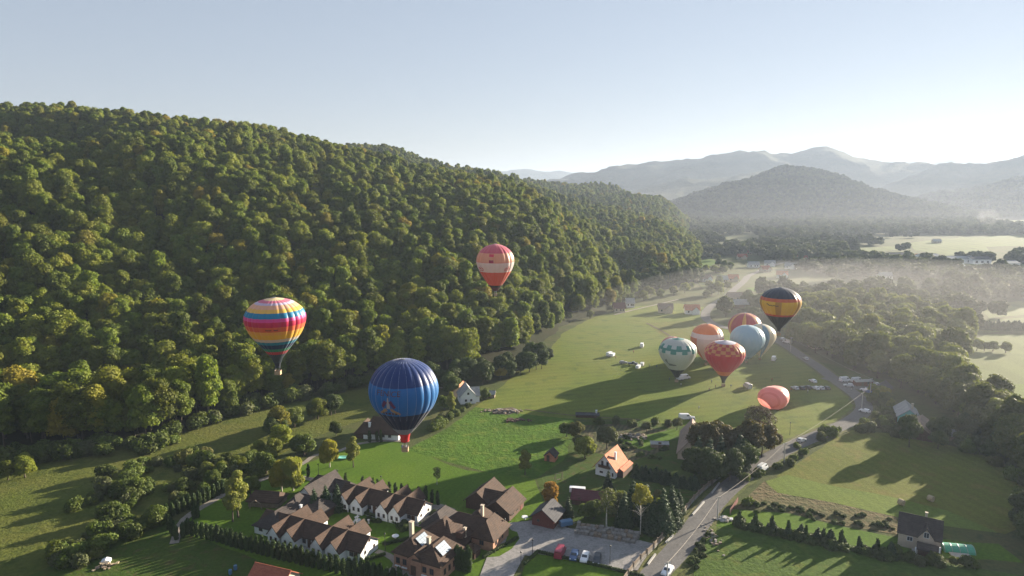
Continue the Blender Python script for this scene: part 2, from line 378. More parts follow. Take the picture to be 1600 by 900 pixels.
def far_ridge(nodes, p=1.2, amp=30, seed=1, ns=190):
    def fn(x, y):
        h = ridge(x, y, nodes, p=p)
        n = (vnoise(x, y, ns, seed)-0.5)*amp+(vnoise(x, y, ns/2.6, seed+1)-0.5)*amp*0.45
        n2 = (vnoise(x, y, 30, seed+3)-0.5)*9+(vnoise(x, y, 16, seed+4)-0.5)*7
        return h+n*np.clip(h/80, 0, 1)+n2*np.clip(h/20, 0, 1)
    return fn
RD = [(1010,350,1950,200),(1075,338,2000,250),(1130,307,2050,290),(1185,275,2080,320),(1235,254,2100,330),(1262,256,2100,330),(1300,271,2080,320),(1350,290,2060,300),(1400,306,2040,270),(1440,320,2000,230),(1490,338,1960,180)]
RE = [(700,276,4300,900),(800,280,4200,900),(905,274,4100,900),(990,254,4000,900),(1060,246,3900,900),(1120,240,3800,900),(1165,232,3800,900),(1200,236,3800,900),(1260,230,3800,900),(1300,240,3700,900),(1350,245,3700,900),(1400,248,3600,800),(1450,262,3500,700),(1500,280,3400,600),(1560,300,3300,500)]
RE2 = [(930,330,2600,300),(988,306,2700,400),(1060,284,2800,480),(1120,270,2900,520),(1170,261,3000,520),(1230,262,3050,500),(1300,280,3000,500)]
RF = [(1400,292,3000,500),(1460,266,3050,600),(1520,247,3000,650),(1570,239,2950,700),(1620,232,2900,700),(1750,225,2800,700),(2000,225,2700,700)]
RG = [(1440,335,2150,200),(1500,322,2200,300),(1560,300,2250,380),(1620,268,2250,450),(1700,250,2250,500),(1900,245,2250,500)]
RH = [(700,262,8000,1500),(790,264,8000,1500),(840,262,8000,1500),(900,270,8000,1500),(1000,280,8000,1500)]
RI = [(1380,268,6500,1200),(1440,250,6500,1200),(1500,246,6500,1200),(1600,250,6500,1200)]
def bbox(nodes):
    q = [at_depth(a, b, c) for a, b, c, d in nodes]; L = max(n[3] for n in nodes)
    return min(p.x for p in q)-L, max(p.x for p in q)+L, min(p.y for p in q)-L, max(p.y for p in q)+L
for nm, nd, st, am, sd in (('conical_hill', RD, 12, 30, 11), ('middle_ridge', RE2, 20, 35, 21), ('long_ridge', RE, 28, 60, 31), ('right_hill', RF, 24, 50, 41), ('right_spur', RG, 16, 35, 51), ('distant_ridge', RH, 80, 60, 61), ('distant_hill', RI, 80, 60, 71)):
    x0, x1, y0, y1 = bbox(nd)
    grid_mesh(nm, x0, x1, y0, y1, st, far_ridge(nd, amp=am, seed=sd), M['farhill'], -1.0)

# ------------------------------------------------------------------ sheets on the valley floor
LV = [0]
def sheet(name, pts, mat, lift=None, kind='structure', jag=2.0, world=False):
    LV[0] += 1; z = 0.004*LV[0] if lift is None else lift
    P = [Vector((p[0], p[1], 0)) if world else at(*p) for p in pts]
    Q = []
    n = len(P)
    for i in range(n):
        a, b = P[i], P[(i+1) % n]; L = (b-a).length; k = max(1, int(L/6))
        for j in range(k):
            q = a.lerp(b, j/k)
            if jag and j: q = q+Vector((random.uniform(-1, 1), random.uniform(-1, 1), 0))*min(jag, L*0.05)*0.4
            Q.append(q)
    bm = bmesh.new(); vs = [bm.verts.new((q.x, q.y, z)) for q in Q]; f = bm.faces.new(vs); bmesh.ops.triangulate(bm, faces=[f])
    for f in bm.faces:
        if f.normal.z < 0: f.normal_flip()
    me = bpy.data.meshes.new(name); bm.to_mesh(me); bm.free(); me.materials.append(mat)
    o = link(name, me); o['kind'] = kind
    return o
def smooth_line(P, step=3.0):
    out = []; n = len(P)
    for i in range(n-1):
        p0, p1, p2, p3 = P[max(0, i-1)], P[i], P[i+1], P[min(n-1, i+2)]
        k = max(2, int((p2-p1).length/step))
        for j in range(k):
            t = j/k
            out.append(0.5*((2*p1)+(p2-p0)*t+(2*p0-5*p1+4*p2-p3)*t*t+(-p0+3*p1-3*p2+p3)*t*t*t))
    out.append(P[-1]); return out
def strip(name, pts, width, mat, z=None, off=0.0, kind='structure', jag=0.0, hgt=None):
    LV[0] += 1; z = 0.004*LV[0] if z is None else z
    P = smooth_line([at(*p) for p in pts]); V = []; Fc = []
    for i, p in enumerate(P):
        d = (P[min(i+1, len(P)-1)]-P[max(i-1, 0)]).normalized(); nrm = Vector((d.y, -d.x, 0))
        a = width/2+(random.uniform(-jag, jag) if jag else 0)
        c = p+nrm*off
        V += [(c.x-nrm.x*a, c.y-nrm.y*a, z), (c.x+nrm.x*a, c.y+nrm.y*a, z)]
        if i: Fc.append((2*i-2, 2*i-1, 2*i+1, 2*i))
    b = MB(); b.add(V, Fc); o = b.build(name, mat)
    for f in o.data.polygons:
        if f.normal.z < 0: o.data.flip_normals(); break
    o['kind'] = kind
    return o, P

sheet('hillside_pasture', [(-300,700),(0,704),(240,694),(300,672),(430,632),(600,594),(610,640),(500,680),(420,720),(260,790),(100,900),(-50,930),(-300,900)], M['pasture'])
sheet('lower_field', [(-100,960),(90,880),(200,820),(290,812),(300,834),(420,868),(600,930)], M['garden'])
sheet('resort_lawn', [(290,812),(360,768),(440,740),(560,690),(620,690),(640,703),(730,735),(835,748),(850,790),(790,850),(760,930),(560,930),(300,838)], M['lawn'])
sheet('clover_field', [(636,703),(700,668),(742,636),(800,645),(895,655),(910,690),(880,720),(838,748),(760,738),(700,722)], M['crop'])
sheet('launch_meadow', [(742,636),(770,615),(800,590),(850,560),(880,520),(930,495),(1000,478),(1060,474),(1100,480),(1108,500),(1180,520),(1225,545),(1290,590),(1345,628),(1335,650),(1240,688),(1180,700),(1090,668),(980,655),(900,655),(800,645)], M['meadow'])
sheet('far_meadow', [(1010,505),(1090,500),(1130,515),(1120,530),(1040,528)], M['hay'])
sheet('cottage_garden', [(838,748),(880,720),(905,660),(1000,657),(1090,668),(1185,700),(1120,750),(1060,810),(1010,850),(900,815),(850,790)], M['garden'])
sheet('vegetable_plot', [(905,665),(960,662),(1040,672),(1045,700),(990,720),(900,700)], M['plot'])
sheet('soil_patch', [(768,640),(800,636),(815,642),(795,648),(772,647)], M['bare'])
sheet('left_bank_grass', [(960,690),(1010,680),(1060,668),(1060,680),(1015,705)], M['lawn'])
sheet('roadside_meadow', [(1262,562),(1300,570),(1400,600),(1345,620)], M['garden'])
sheet('hay_field', [(1212,745),(1260,715),(1330,672),(1420,680),(1520,705),(1620,745),(1640,800),(1570,835),(1480,812),(1400,797),(1290,760)], M['hay'])
sheet('mown_strip', [(1196,752),(1230,742),(1290,757),(1400,778),(1480,798),(1560,833),(1460,820),(1400,808),(1300,785),(1210,770)], M['mown'])
sheet('weedy_strip', [(1172,772),(1194,752),(1215,770),(1300,785),(1402,808),(1402,836),(1320,822),(1230,800),(1150,795)], M['weed'])
sheet('orchard_strip', [(1135,795),(1230,802),(1320,824),(1400,840),(1560,850),(1600,880),(1400,866),(1300,845),(1200,828),(1110,822)], M['lawn'])
sheet('dark_field', [(1110,822),(1200,828),(1300,845),(1400,868),(1640,905),(1700,980),(1060,980),(1085,890)], M['field'])
sheet('side_field', [(1500,622),(1560,600),(1700,600),(1800,660),(1700,700),(1590,650)], M['mown'])
for pts in ([(1515,520),(1540,500),(1620,495),(1700,500),(1700,512),(1600,515),(1545,520)], [(1508,535),(1545,522),(1700,525),(1700,560),(1700,600),(1560,600),(1508,590)],
            [(1530,478),(1600,470),(1700,475),(1700,492),(1600,492),(1545,497)], [(1290,445),(1380,438),(1440,440),(1420,455),(1300,462)], [(1230,462),(1330,465),(1320,470),(1240,470)],
            [(1420,380),(1470,373),(1510,372),(1500,383),(1480,398),(1430,392)], [(1498,370),(1530,371),(1545,392),(1475,400)], [(1510,372),(1600,366),(1600,384),(1530,386)], [(1450,415),(1520,410),(1600,412),(1600,420),(1470,420)],
            [(1086,408),(1110,404),(1124,410),(1100,419)], [(1165,450),(1205,447),(1250,450),(1240,458),(1180,456)], [(1340,388),(1400,384),(1410,390),(1350,394)], [(1090,440),(1130,436),(1140,446),(1100,452)], [(1560,345),(1620,340),(1620,352),(1560,354)]):
    sheet('far_field', pts, M['far'])
for i, o in enumerate([ob for ob in C.objects if ob.name.startswith('far_field')]):
    if i in (9, 10): o.data.materials[0] = M['lawn']
# courts, paths, road
sheet('car_park', [(748,905),(762,868),(800,830),(790,818),(850,812),(890,826),(990,842),(1020,850),(1005,892),(920,890),(820,868),(800,905),(790,960),(740,960)], M['gravel'])
sheet('gravel_court', [(672,790),(690,788),(712,796),(694,812),(668,822),(655,815)], M['path'])
sheet('courtyard_grass', [(505,808),(530,800),(560,802),(600,815),(645,825),(640,840),(600,850),(560,850),(520,835)], M['lawn'])
sheet('entrance_verge', [(755,872),(770,855),(790,848),(795,828),(808,832),(812,842),(800,858),(780,870)], M['lawn'])
sheet('entrance_lawn', [(820,885),(838,866),(920,880),(1000,902),(1000,960),(800,960)], M['lawn'])
sheet('house_terrace', [(600,896),(615,884),(690,912),(700,930),(600,930)], M['path'])
_, PTH = strip('gravel_path', [(272,850),(288,812),(330,785),(372,762),(410,750),(440,742),(500,752),(545,762),(580,765)], 2.2, M['path'])
strip('garden_path', [(440,742),(478,722),(492,712),(530,705),(560,694),(600,689),(640,690)], 1.8, M['path'])
strip('courtyard_path', [(488,800),(510,797),(545,797),(600,808),(655,822),(668,822)], 1.2, M['path'])
strip('courtyard_path', [(588,862),(606,868),(620,880),(615,892)], 1.8, M['path'])
strip('back_drive', [(655,603),(700,608),(735,622)], 2.0, M['path'])
strip('field_track', [(1010,505),(1030,515),(1055,530)], 1.2, M['bare'])
strip('field_track', [(820,640),(900,650),(1000,656)], 0.8, M['bare'])
strip('farm_lane', [(960,492),(1000,482),(1035,474),(1060,468)], 2.0, M['path'])
ROADP = [(985,960),(1022,900),(1052,868),(1090,820),(1112,790),(1140,762),(1165,742),(1192,723),(1225,704),(1258,689),(1300,672),(1330,658),(1350,640),(1342,622),(1310,598),(1280,575),(1250,555),(1220,535),(1190,522),(1150,515),(1125,510),(1105,500),(1103,488),(1115,476),(1135,464),(1148,452),(1162,440),(1168,432)]
strip('road_verge', ROADP[:22], 8.8, M['dirt'], jag=0.6)
road, RP = strip('road', ROADP, 6.4, M['asphalt'])
strip('lay_by', [(1290,590),(1320,598),(1345,606),(1375,615)], 8, M['asphalt'], off=0)
strip('village_street', [(1168,432),(1200,418),(1235,408),(1290,400),(1380,402)], 5, M['asphalt'])
strip('industrial_road', [(1450,425),(1520,417),(1610,408)], 10, M['path'])

# ------------------------------------------------------------------ foliage meshes
def ico():
    bm = bmesh.new(); bmesh.ops.create_icosphere(bm, subdivisions=2, radius=1.0)
    V = np.array([v.co[:] for v in bm.verts]); T = np.array([[v.index for v in f.verts] for f in bm.faces]); bm.free(); return V, T
ICOV, ICOT = ico()
def leafcloud(name, lumps, n, size, m, seed=0, core=0.78, flat=0.0, down=-0.5, aspect=1.0, jit=0.28):
    rs = np.random.RandomState(seed); L = np.array(lumps, float)  # x,y,z,r,sz
    w = L[:, 3]**2*L[:, 4]; w = w/w.sum()
    k = rs.choice(len(L), n*2, p=w)
    d = rs.normal(size=(n*2, 3)); d /= np.linalg.norm(d, axis=1)[:, None]
    d = d[d[:, 2] > down]; k = k[:len(d)]
    c = L[k]; sc = np.stack([c[:, 3], c[:, 3], c[:, 3]*c[:, 4]], -1)
    P = c[:, :3]+d*sc*(1-jit/2+jit*rs.rand(len(d)))[:, None]
    ok = np.ones(len(P), bool)
    for j in range(len(L)):
        q = (P-L[j, :3])/np.array([L[j, 3], L[j, 3], L[j, 3]*L[j, 4]]); ok &= ~((np.linalg.norm(q, axis=1) < 0.8) & (k != j))
    P = P[ok][:n]; d = d[ok][:n]; N = len(P)
    nr = d+rs.normal(size=(N, 3))*0.55+np.array([0, 0, flat]); nr /= np.linalg.norm(nr, axis=1)[:, None]
    a = np.cross(nr, rs.normal(size=(N, 3))); a /= np.linalg.norm(a, axis=1)[:, None]+1e-9; b = np.cross(nr, a)
    s = size*(0.55+0.8*rs.rand(N))[:, None]
    if aspect != 1.0:
        a = np.tile(np.array([[0, 0, 1.0]]), (N, 1))+rs.normal(size=(N, 3))*0.25; b = np.cross(nr, a); b /= np.linalg.norm(b, axis=1)[:, None]+1e-9
        a = a*aspect
    V = np.stack([P-a*s*0.5, P+b*s*0.38, P+a*s*0.55, P-b*s*0.38], 1).reshape(-1, 3)
    T1 = np.arange(N*4).reshape(N, 4)[:, [0, 1, 2]]; T2 = np.arange(N*4).reshape(N, 4)[:, [0, 2, 3]]
    Vs = [V]; Ts = [T1, T2]; off = N*4
    if core:
        for j in range(len(L)):
            rr = 1+0.16*rs.normal(size=(len(ICOV), 1)); v = ICOV*rr*core*np.array([L[j, 3], L[j, 3], L[j, 3]*L[j, 4]])+L[j, :3]
            Vs.append(v); Ts.append(ICOT+off); off += len(v)
    return np_mesh(name, np.concatenate(Vs), np.concatenate(Ts), m, False, 3)
def ellip_lumps(rs, n, zc, R_, Rz, lr=(0.36, 0.52), sq=0.85, top=True):
    out = []
    for i in range(n):
        for _ in range(30):
            d = rs.normal(size=3); d /= np.linalg.norm(d)
            if d[2] < -0.75: continue
            p = d*np.array([R_, R_, Rz])*rs.uniform(0.52, 0.70)
            if all(np.linalg.norm((p-np.array(q[:3])+np.array([0, 0, zc]))/np.array([R_, R_, Rz])) > 0.33 for q in out): break
        r = R_*rs.uniform(*lr)
        out.append((p[0], p[1], p[2]+zc, r, sq))
    out.append((0, 0, zc, R_*0.62, Rz/R_))
    return out
def trunk_mb(H, r, lean=0.0, top=0.75, rs=random, branches=4, n=7):
    t = MB(); pts = []; rad = []
    for i in range(6):
        f = i/5; pts.append((lean*f*f*H*0.1+math.sin(f*5)*r*0.5, math.cos(f*4)*r*0.4, f*H*top)); rad.append(r*(1.25 if i == 0 else 1-0.8*f))
    t.tube(pts, rad, n)
    for b in range(branches):
        a = rs.uniform(0, 6.28); f = rs.uniform(0.35, 0.7); z = f*H*top; L = H*0.2
        t.tube([(0, 0, z), (math.cos(a)*L*0.5, math.sin(a)*L*0.5, z+L*0.5), (math.cos(a)*L, math.sin(a)*L, z+L*0.8)], [r*0.45, r*0.3, r*0.1], 5)
    return t
TREES = {}
def reg(kind, crown, trunk, H): TREES.setdefault(kind, []).append((crown, trunk, H))
# broadleaf forest trees: tall domed crowns
for i in range(7):
    rs = np.random.RandomState(100+i); H = 1.0
    Rr = [5.4, 6.2, 4.6, 6.6, 4.4, 3.9, 5.6][i]; Hh = [20, 21, 22, 20, 24, 21, 18][i]
    L = ellip_lumps(rs, 24, Hh*0.53, Rr, Hh*0.47, (0.26, 0.50))
    mt = M['leaf'] if i % 2 == 0 else M['leaf2']
    me = leafcloud('broadleaf_crown', L, 4600, 0.78, mt, i, 0.78, 0.25, -0.6, 1.0, 0.42)
    reg('broad', me, trunk_mb(Hh, 0.33, rs.uniform(-1, 1)).mesh('broadleaf_trunk', M['bark']), Hh)
for i in range(4):
    rs = np.random.RandomState(140+i); Hh = [15, 17, 14, 16][i]; Rr = [5.4, 5.0, 5.8, 4.8][i]
    L = ellip_lumps(rs, 20, Hh*0.50, Rr, Hh*0.49, (0.26, 0.50))
    me = leafcloud('alder_crown', L, 3400, 0.85, M['leafwood'], 20+i, 0.78, 0.2, -0.6, 1.0, 0.42)
    reg('alder', me, trunk_mb(Hh, 0.3).mesh('alder_trunk', M['bark']), Hh)
for i in range(3):   # far, coarser
    rs = np.random.RandomState(170+i); Hh = 13; Rr = 5.2
    L = ellip_lumps(rs, 8, Hh*0.52, Rr, Hh*0.45)
    me = leafcloud('far_tree_crown', L, 420, 2.0, M['leaffar'], 40+i, 0.85)
    reg('far', me, trunk_mb(Hh, 0.3, branches=0, n=5).mesh('far_tree_trunk', M['bark']), Hh)
def garden_tree(kind, mat, Hh, Rr, Rz, n, size, seed, bark='bark', zc=None, aspect=1.0, core=0.75, lumps=13, br=5, rt=0.22, topk=0.8):
    rs = np.random.RandomState(seed)
    L = ellip_lumps(rs, lumps, zc or Hh-Rz, Rr, Rz)
    me = leafcloud(kind+'_crown', L, n, size, M[mat], seed, core, 0.1, -0.6, aspect)
    reg(kind, me, trunk_mb(Hh, rt, 0.5, topk, branches=br).mesh(kind+'_trunk', M[bark]), Hh)
garden_tree('birch', 'leafyel', 13.5, 3.9, 6.7, 6200, 0.42, 201, 'birchbark', aspect=1.6, core=0.62, zc=6.0)
garden_tree('birch', 'leafyg', 12.5, 3.2, 6.4, 5200, 0.42, 202, 'birchbark', aspect=1.6, core=0.62, zc=5.7)
garden_tree('poplar', 'leafyg', 13, 2.5, 6.2, 4200, 0.5, 203, 'bark', core=0.7, zc=6.6)
garden_tree('poplar', 'leafyg', 12, 2.7, 5.8, 4200, 0.5, 204, 'bark', core=0.7, zc=6.1)
garden_tree('orange_birch', 'leaforange', 11, 2.3, 5.2, 3600, 0.42, 205, 'birchbark', core=0.6, zc=5.7)
garden_tree('maple', 'leafrust', 13, 4.6, 5.4, 4200, 0.6, 206)
garden_tree('maple', 'leafrust', 12, 4.2, 5.2, 4200, 0.6, 207)
garden_tree('linden', 'leafdark', 13, 4.5, 6.3, 4400, 0.6, 208, zc=6.5)
garden_tree('apple', 'willow', 6.5, 3.1, 2.5, 2600, 0.42, 209, lumps=10)
garden_tree('round_tree', 'shrub', 7.0, 3.1, 3.2, 2800, 0.48, 210, lumps=10, zc=3.6)
garden_tree('round_tree', 'leaf2', 8.0, 3.5, 3.8, 3000, 0.52, 211, lumps=11, zc=4.1)
garden_tree('bare_tree', 'twig', 12, 5.4, 5.4, 8000, 0.30, 212, core=0.0, br=16, rt=0.25)
garden_tree('sparse_birch', 'leafyel', 14, 2.7, 3.6, 2200, 0.42, 213, 'birchbark', core=0.35, zc=10.6, lumps=11, br=14, rt=0.12)
garden_tree('thin_birch', 'willow', 13, 2.4, 6.0, 1800, 0.35, 214, 'birchbark', core=0.3)
def conifer(kind, Hh, Rb, seed, n=3000):
    rs = np.random.RandomState(seed); L = []
    for i in range(11):
        f = i/10; r = Rb*(1-f)**0.85+0.18; L.append((rs.normal()*0.1, rs.normal()*0.1, Hh*(0.08+0.86*f), r, 0.42 if f < 0.9 else 0.9))
        for k in range(5):
            a = rs.uniform(0, 6.28); L.append((math.cos(a)*r*0.62, math.sin(a)*r*0.62, Hh*(0.07+0.86*f)-0.2, r*0.5, 0.5))
    me = leafcloud(kind+'_crown', L, n, 0.42, M['needle'], seed, 0.74, 0.0, -0.8)
    reg(kind, me, trunk_mb(Hh, 0.22, 0, 0.9, branches=0).mesh(kind+'_trunk', M['bark']), Hh)
conifer('spruce', 13, 3.0, 301); conifer('spruce', 14, 3.4, 302); conifer('small_spruce', 4.5, 1.5, 303, 1400)
def column(kind, Hh, Rr, seed, n=700, mat='thuja'):
    rs = np.random.RandomState(seed); L = []
    for i in range(7):
        f = i/6; r = Rr*(0.82+0.18*math.sin(f*3.1)) if f < 0.85 else Rr*0.55
        L.append((rs.normal()*0.06, rs.normal()*0.06, Hh*(0.10+0.82*f), r, max(1.0, Hh*0.10/r)))
    me = leafcloud(kind+'_crown', L, n, 0.30, M[mat], seed, 0.86, 0.0, -0.9, 1.4)
    reg(kind, me, None, Hh)
column('thuja', 4.3, 0.62, 401); column('thuja', 4.0, 0.66, 402); column('thuja', 4.6, 0.58, 403)
column('slim_thuja', 3.6, 0.42, 404, 500)
for i in range(4):
    rs = np.random.RandomState(500+i); L = []
    for k in range(6):
        a = rs.uniform(0, 6.28); q = rs.uniform(0, 1.2); L.append((math.cos(a)*q, math.sin(a)*q, rs.uniform(0.6, 1.5), rs.uniform(0.7, 1.1), rs.uniform(0.8, 1.2)))
    reg('shrub', leafcloud('shrub_crown', L, 900, 0.40, M['willow'] if i == 3 else M['shrub'], 60+i, 0.75, 0.1, -0.7, jit=0.5), None, 2.6)
for i in range(2):
    rs = np.random.RandomState(520+i); L = [(rs.uniform(-1.6, 1.6), rs.uniform(-1.2, 1.2), rs.uniform(0.4, 0.9), rs.uniform(0.6, 0.95), 0.9) for k in range(6)]
    reg('bush', leafcloud('bush_crown', L, 900, 0.30, M['leafdark'], 70+i, 0.8, 0.1, -0.7), None, 1.8)

NAMES = dict(broad='forest_tree', alder='riverside_tree', far='distant_tree', birch='birch_tree', poplar='poplar_tree', orange_birch='birch_tree', maple='maple_tree', linden='linden_tree', apple='apple_tree', round_tree='round_tree', bare_tree='bare_tree', sparse_birch='birch_tree', thin_birch='birch_tree', spruce='spruce_tree', small_spruce='young_spruce', thuja='thuja_column', slim_thuja='thuja_column', shrub='shrub', bush='bush')
def plant(kind, loc, s=1.0, label='', cat='tree', group=None, var=None, sz=None, rz=None):
    vs = TREES[kind]; v = vs[random.randrange(len(vs)) if var is None else var]
    rz = random.uniform(0, 6.28) if rz is None else rz
    sc = (s, s, s if sz is None else sz)
    if v[1] is None:
        o = link(NAMES[kind], v[0], None, loc, rz); o.scale = sc; return tag(o, label, cat, group)
    r = empty(NAMES[kind], loc, rz); r.scale = sc
    link('crown', v[0], r); link('trunk', v[1], r)
    return tag(r, label, cat, group)

# ------------------------------------------------------------------ forests
def scatter_cull(x, y, zb, ht, az_lim=R(43), eps=0.004):
    d = np.hypot(x, y); az = np.arctan2(x, y); keep = np.zeros(len(x), bool); order = np.argsort(d)
    nb = 2400; run = np.full(nb, -9.0); bi = ((az+R(50))/R(100)*nb).astype(int)
    tt = (zb+ht-CH)/d; tm = (zb+ht*0.55-CH)/d
    for i in order:
        if abs(az[i]) > az_lim: continue
        b = bi[i]; w = max(1, int(3.5/d[i]/R(100)*nb)); lo = max(0, b-w); hi = min(nb, b+w+1)
        cur = run[lo:hi].min()
        if tt[i] > cur-eps: keep[i] = True
        run[lo:hi] = np.maximum(run[lo:hi], tm[i])
    return keep
def jgrid(x0, x1, y0, y1, st, seed):
    rs = np.random.RandomState(seed); xs = np.arange(x0, x1, st); ys = np.arange(y0, y1, st*0.87)
    X, Y = np.meshgrid(xs, ys); X = X+(np.arange(len(ys)) % 2)[:, None]*st/2
    X = X+rs.uniform(-0.38, 0.38, X.shape)*st; Y = Y+rs.uniform(-0.38, 0.38, Y.shape)*st
    return X.ravel(), Y.ravel()
def stuff_instances(name, kind, P, Rz, S, label, seed=0, srcs=None):
    me = bpy.data.meshes.new(name); n = len(P); me.vertices.add(n); me.vertices.foreach_set('co', np.asarray(P, np.float32).ravel())
    a = me.attributes.new('rot', 'FLOAT_VECTOR', 'POINT'); rv = np.zeros((n, 3), np.float32); rv[:, 2] = Rz; a.data.foreach_set('vector', rv.ravel())
    a = me.attributes.new('scl', 'FLOAT_VECTOR', 'POINT'); a.data.foreach_set('vector', np.asarray(S, np.float32).ravel())
    a = me.attributes.new('idx', 'INT', 'POINT'); a.data.foreach_set('value', np.random.RandomState(seed).randint(0, len(srcs), n).astype(np.int32))
    o = link(name, me); tag(o, label, None, None, 'stuff')
    ng = bpy.data.node_groups.new(name+'_scatter', 'GeometryNodeTree')
    ng.interface.new_socket('Geometry', in_out='INPUT', socket_type='NodeSocketGeometry'); ng.interface.new_socket('Geometry', in_out='OUTPUT', socket_type='NodeSocketGeometry')
    N = ng.nodes; Lk = ng.links; gi = N.new('NodeGroupInput'); go = N.new('NodeGroupOutput'); ip = N.new('GeometryNodeInstanceOnPoints'); jn = N.new('GeometryNodeJoinGeometry')
    Lk.new(gi.outputs[0], ip.inputs['Points'])
    for s in srcs[::-1]:
        oi = N.new('GeometryNodeObjectInfo'); oi.transform_space = 'ORIGINAL'; oi.inputs['Object'].default_value = s; oi.inputs['As Instance'].default_value = True
        Lk.new(oi.outputs['Geometry'], jn.inputs[0])
    Lk.new(jn.outputs[0], ip.inputs['Instance']); ip.inputs['Pick Instance'].default_value = True
    def att(nm, ty, sock):
        q = N.new('GeometryNodeInputNamedAttribute'); q.data_type = ty; q.inputs['Name'].default_value = nm
        Lk.new(q.outputs['Attribute'], sock)
    att('idx', 'INT', ip.inputs['Instance Index']); att('scl', 'FLOAT_VECTOR', ip.inputs['Scale'])
    q = N.new('GeometryNodeInputNamedAttribute'); q.data_type = 'FLOAT_VECTOR'; q.inputs['Name'].default_value = 'rot'
    er = N.new('FunctionNodeEulerToRotation'); Lk.new(q.outputs['Attribute'], er.inputs[0]); Lk.new(er.outputs[0], ip.inputs['Rotation'])
    Lk.new(ip.outputs[0], go.inputs[0])
    md = o.modifiers.new('scatter', 'NODES'); md.node_group = ng
    return o
def forest(X, Y, Z, kind, nind, seed, labelf, group, sname, slabel, smin=0.8, smax=1.2, ht=20):
    rs = np.random.RandomState(seed)
    S = rs.uniform(smin, smax, len(X))*(np.clip(1.12-np.hypot(X, Y)/1800, 0.72, 1.0) if kind == 'broad' else 1.0); k = scatter_cull(X, Y, Z, ht*S)
    X, Y, Z, S = X[k], Y[k], Z[k], S[k]; RZ = rs.uniform(0, 6.28, len(X)); SZ = S*rs.uniform(0.88, 1.15, len(X))
    d = np.hypot(X, Y); inview = np.abs(np.arctan2(X, Y)) < R(38.5)
    order = np.argsort(np.where(inview, d, d+1e5)); ind = order[:nind]; rest = order[nind:]
    first = []
    for j, i in enumerate(ind):
        nv = len(TREES[kind]); v = int(rs.randint(nv)) if j >= nv else j
        o = plant(kind, (X[i], Y[i], Z[i]-0.3), S[i], labelf(X[i], Y[i], Z[i]), 'tree', group, v, SZ[i], RZ[i])
        if j < nv: first.append([c for c in o.children if c.name.startswith('crown')][0])
    P = np.stack([X[rest], Y[rest], Z[rest]-0.3], -1); Sv = np.stack([S[rest], S[rest], SZ[rest]], -1)
    if len(rest): stuff_instances(sname, kind, P, RZ[rest], Sv, slabel, seed, first)
    print(sname, len(ind), len(rest))
    return first
X, Y = jgrid(-1100, 420, 190, 1750, 6.3, 1)
dist = np.hypot(X, Y); ins = inpoly(X, Y, FOREST)
rs_ = np.random.RandomState(5); ok = ins & (rs_.rand(len(X)) < np.where(dist < 900, 1.0, 0.8))
X, Y = X[ok], Y[ok]; Z = hill_h(X, Y)
def lab_left(x, y, z):
    d = y*math.cos(PIT)+(CH-z)*math.sin(PIT); px = 800+x/d*F
    w = ('at the far left edge of the picture', 'left of the rainbow balloon above the wide pasture', 'just left of the rainbow balloon', 'below the rainbow balloon', 'between the rainbow and blue balloons', 'behind the blue balloon', 'between the blue and red white balloons', 'below the red and white balloon', 'above the upper end of the meadow', 'at the end of the left hill')[min(9, max(0, int(np.searchsorted([110, 260, 375, 480, 575, 690, 760, 830, 930], px))))]
    return ('forest tree at the hill foot %s' if z < 16 else 'forest tree up the slope %s') % w
forest(X, Y, Z, 'broad', 210, 3, lab_left, 'broadleaf trees on the lower part of the left hill', 'hill_forest', 'dense green forest covering the long hill on the left', 0.62, 1.25)
# right-hand riverside wood
WOOD = [(p.x, p.y) for p in (at(*q) for q in [(1238,540),(1262,548),(1300,568),(1350,584),(1400,604),(1440,622),(1500,668),(1555,712),(1620,765),(1700,830),(1900,900),(1900,700),(1700,690),(1610,690),(1560,655),(1515,628),(1495,598),(1500,565),(1508,530),(1470,508),(1400,492),(1320,482),(1250,490)])]
X, Y = jgrid(60, 700, 100, 700, 7.6, 2); ok = inpoly(X, Y, WOOD); X, Y = X[ok], Y[ok]; Z = X*0
forest(X, Y, Z, 'alder', 90, 4, lambda x, y, z: 'hazy olive tree of the right hand wood %s' % ('in the lower right corner' if y < 190 else 'behind the turquoise house' if y < 260 else 'behind the grey barn' if y < 330 else 'by the parked vans' if y < 400 else 'behind the black balloon'), 'trees of the wood right of the road', 'riverside_wood', 'hazy olive wood filling the right side behind the road', 0.85, 1.25, 15)
# far valley trees and the places of the village houses
VIL = [(1040,489,10,'cream','rold',-8),(1082,491,10,'white','rorange',-4),(1105,440,10,'white','rold',10),(1130,442,9,'cream','rtin',0),(1146,440,9,'cream','rorange',-10),(1178,418,12,'white','rtin',0),(1198,425,10,'cream','rred',20),(1222,434,10,'white','rorange',-20),(1160,405,11,'cream','rred',-5),(1135,390,13,'cream','rold',8),(1103,390,11,'white','rtin',0),(1115,363,30,'white','rtin',0),(1178,393,13,'white','rtin',5),(1168,398,12,'cream','rred',0),(1203,416,11,'white','rtin',-15),(1235,420,12,'white','rtin',-30),(1225,473,11,'white','rtin',0),(1150,470,12,'cream','rold',0),(1160,482,12,'wood','rtin',0),(1255,408,12,'cream','rred',10),(1280,415,12,'cream','rold',0),(1325,402,14,'white','rtin',0),(1345,401,11,'white','rred',6),(1385,436,12,'white','rtin',0),(1440,405,12,'white','rorange',0),(1465,380,12,'cream','rtin',0),(1395,412,14,'cream','rtin',-5),(968,488,8,'cream','rmaroon',0),(985,480,6,'white','rtin',0)]
VPOS = [v[:2] for v in VIL]+[(1500,414),(1470,410),(1540,415),(1455,410),(1410,408),(1583,422),(1490,425)]
X, Y = jgrid(60, 1700, 420, 1950, 10.5, 3)
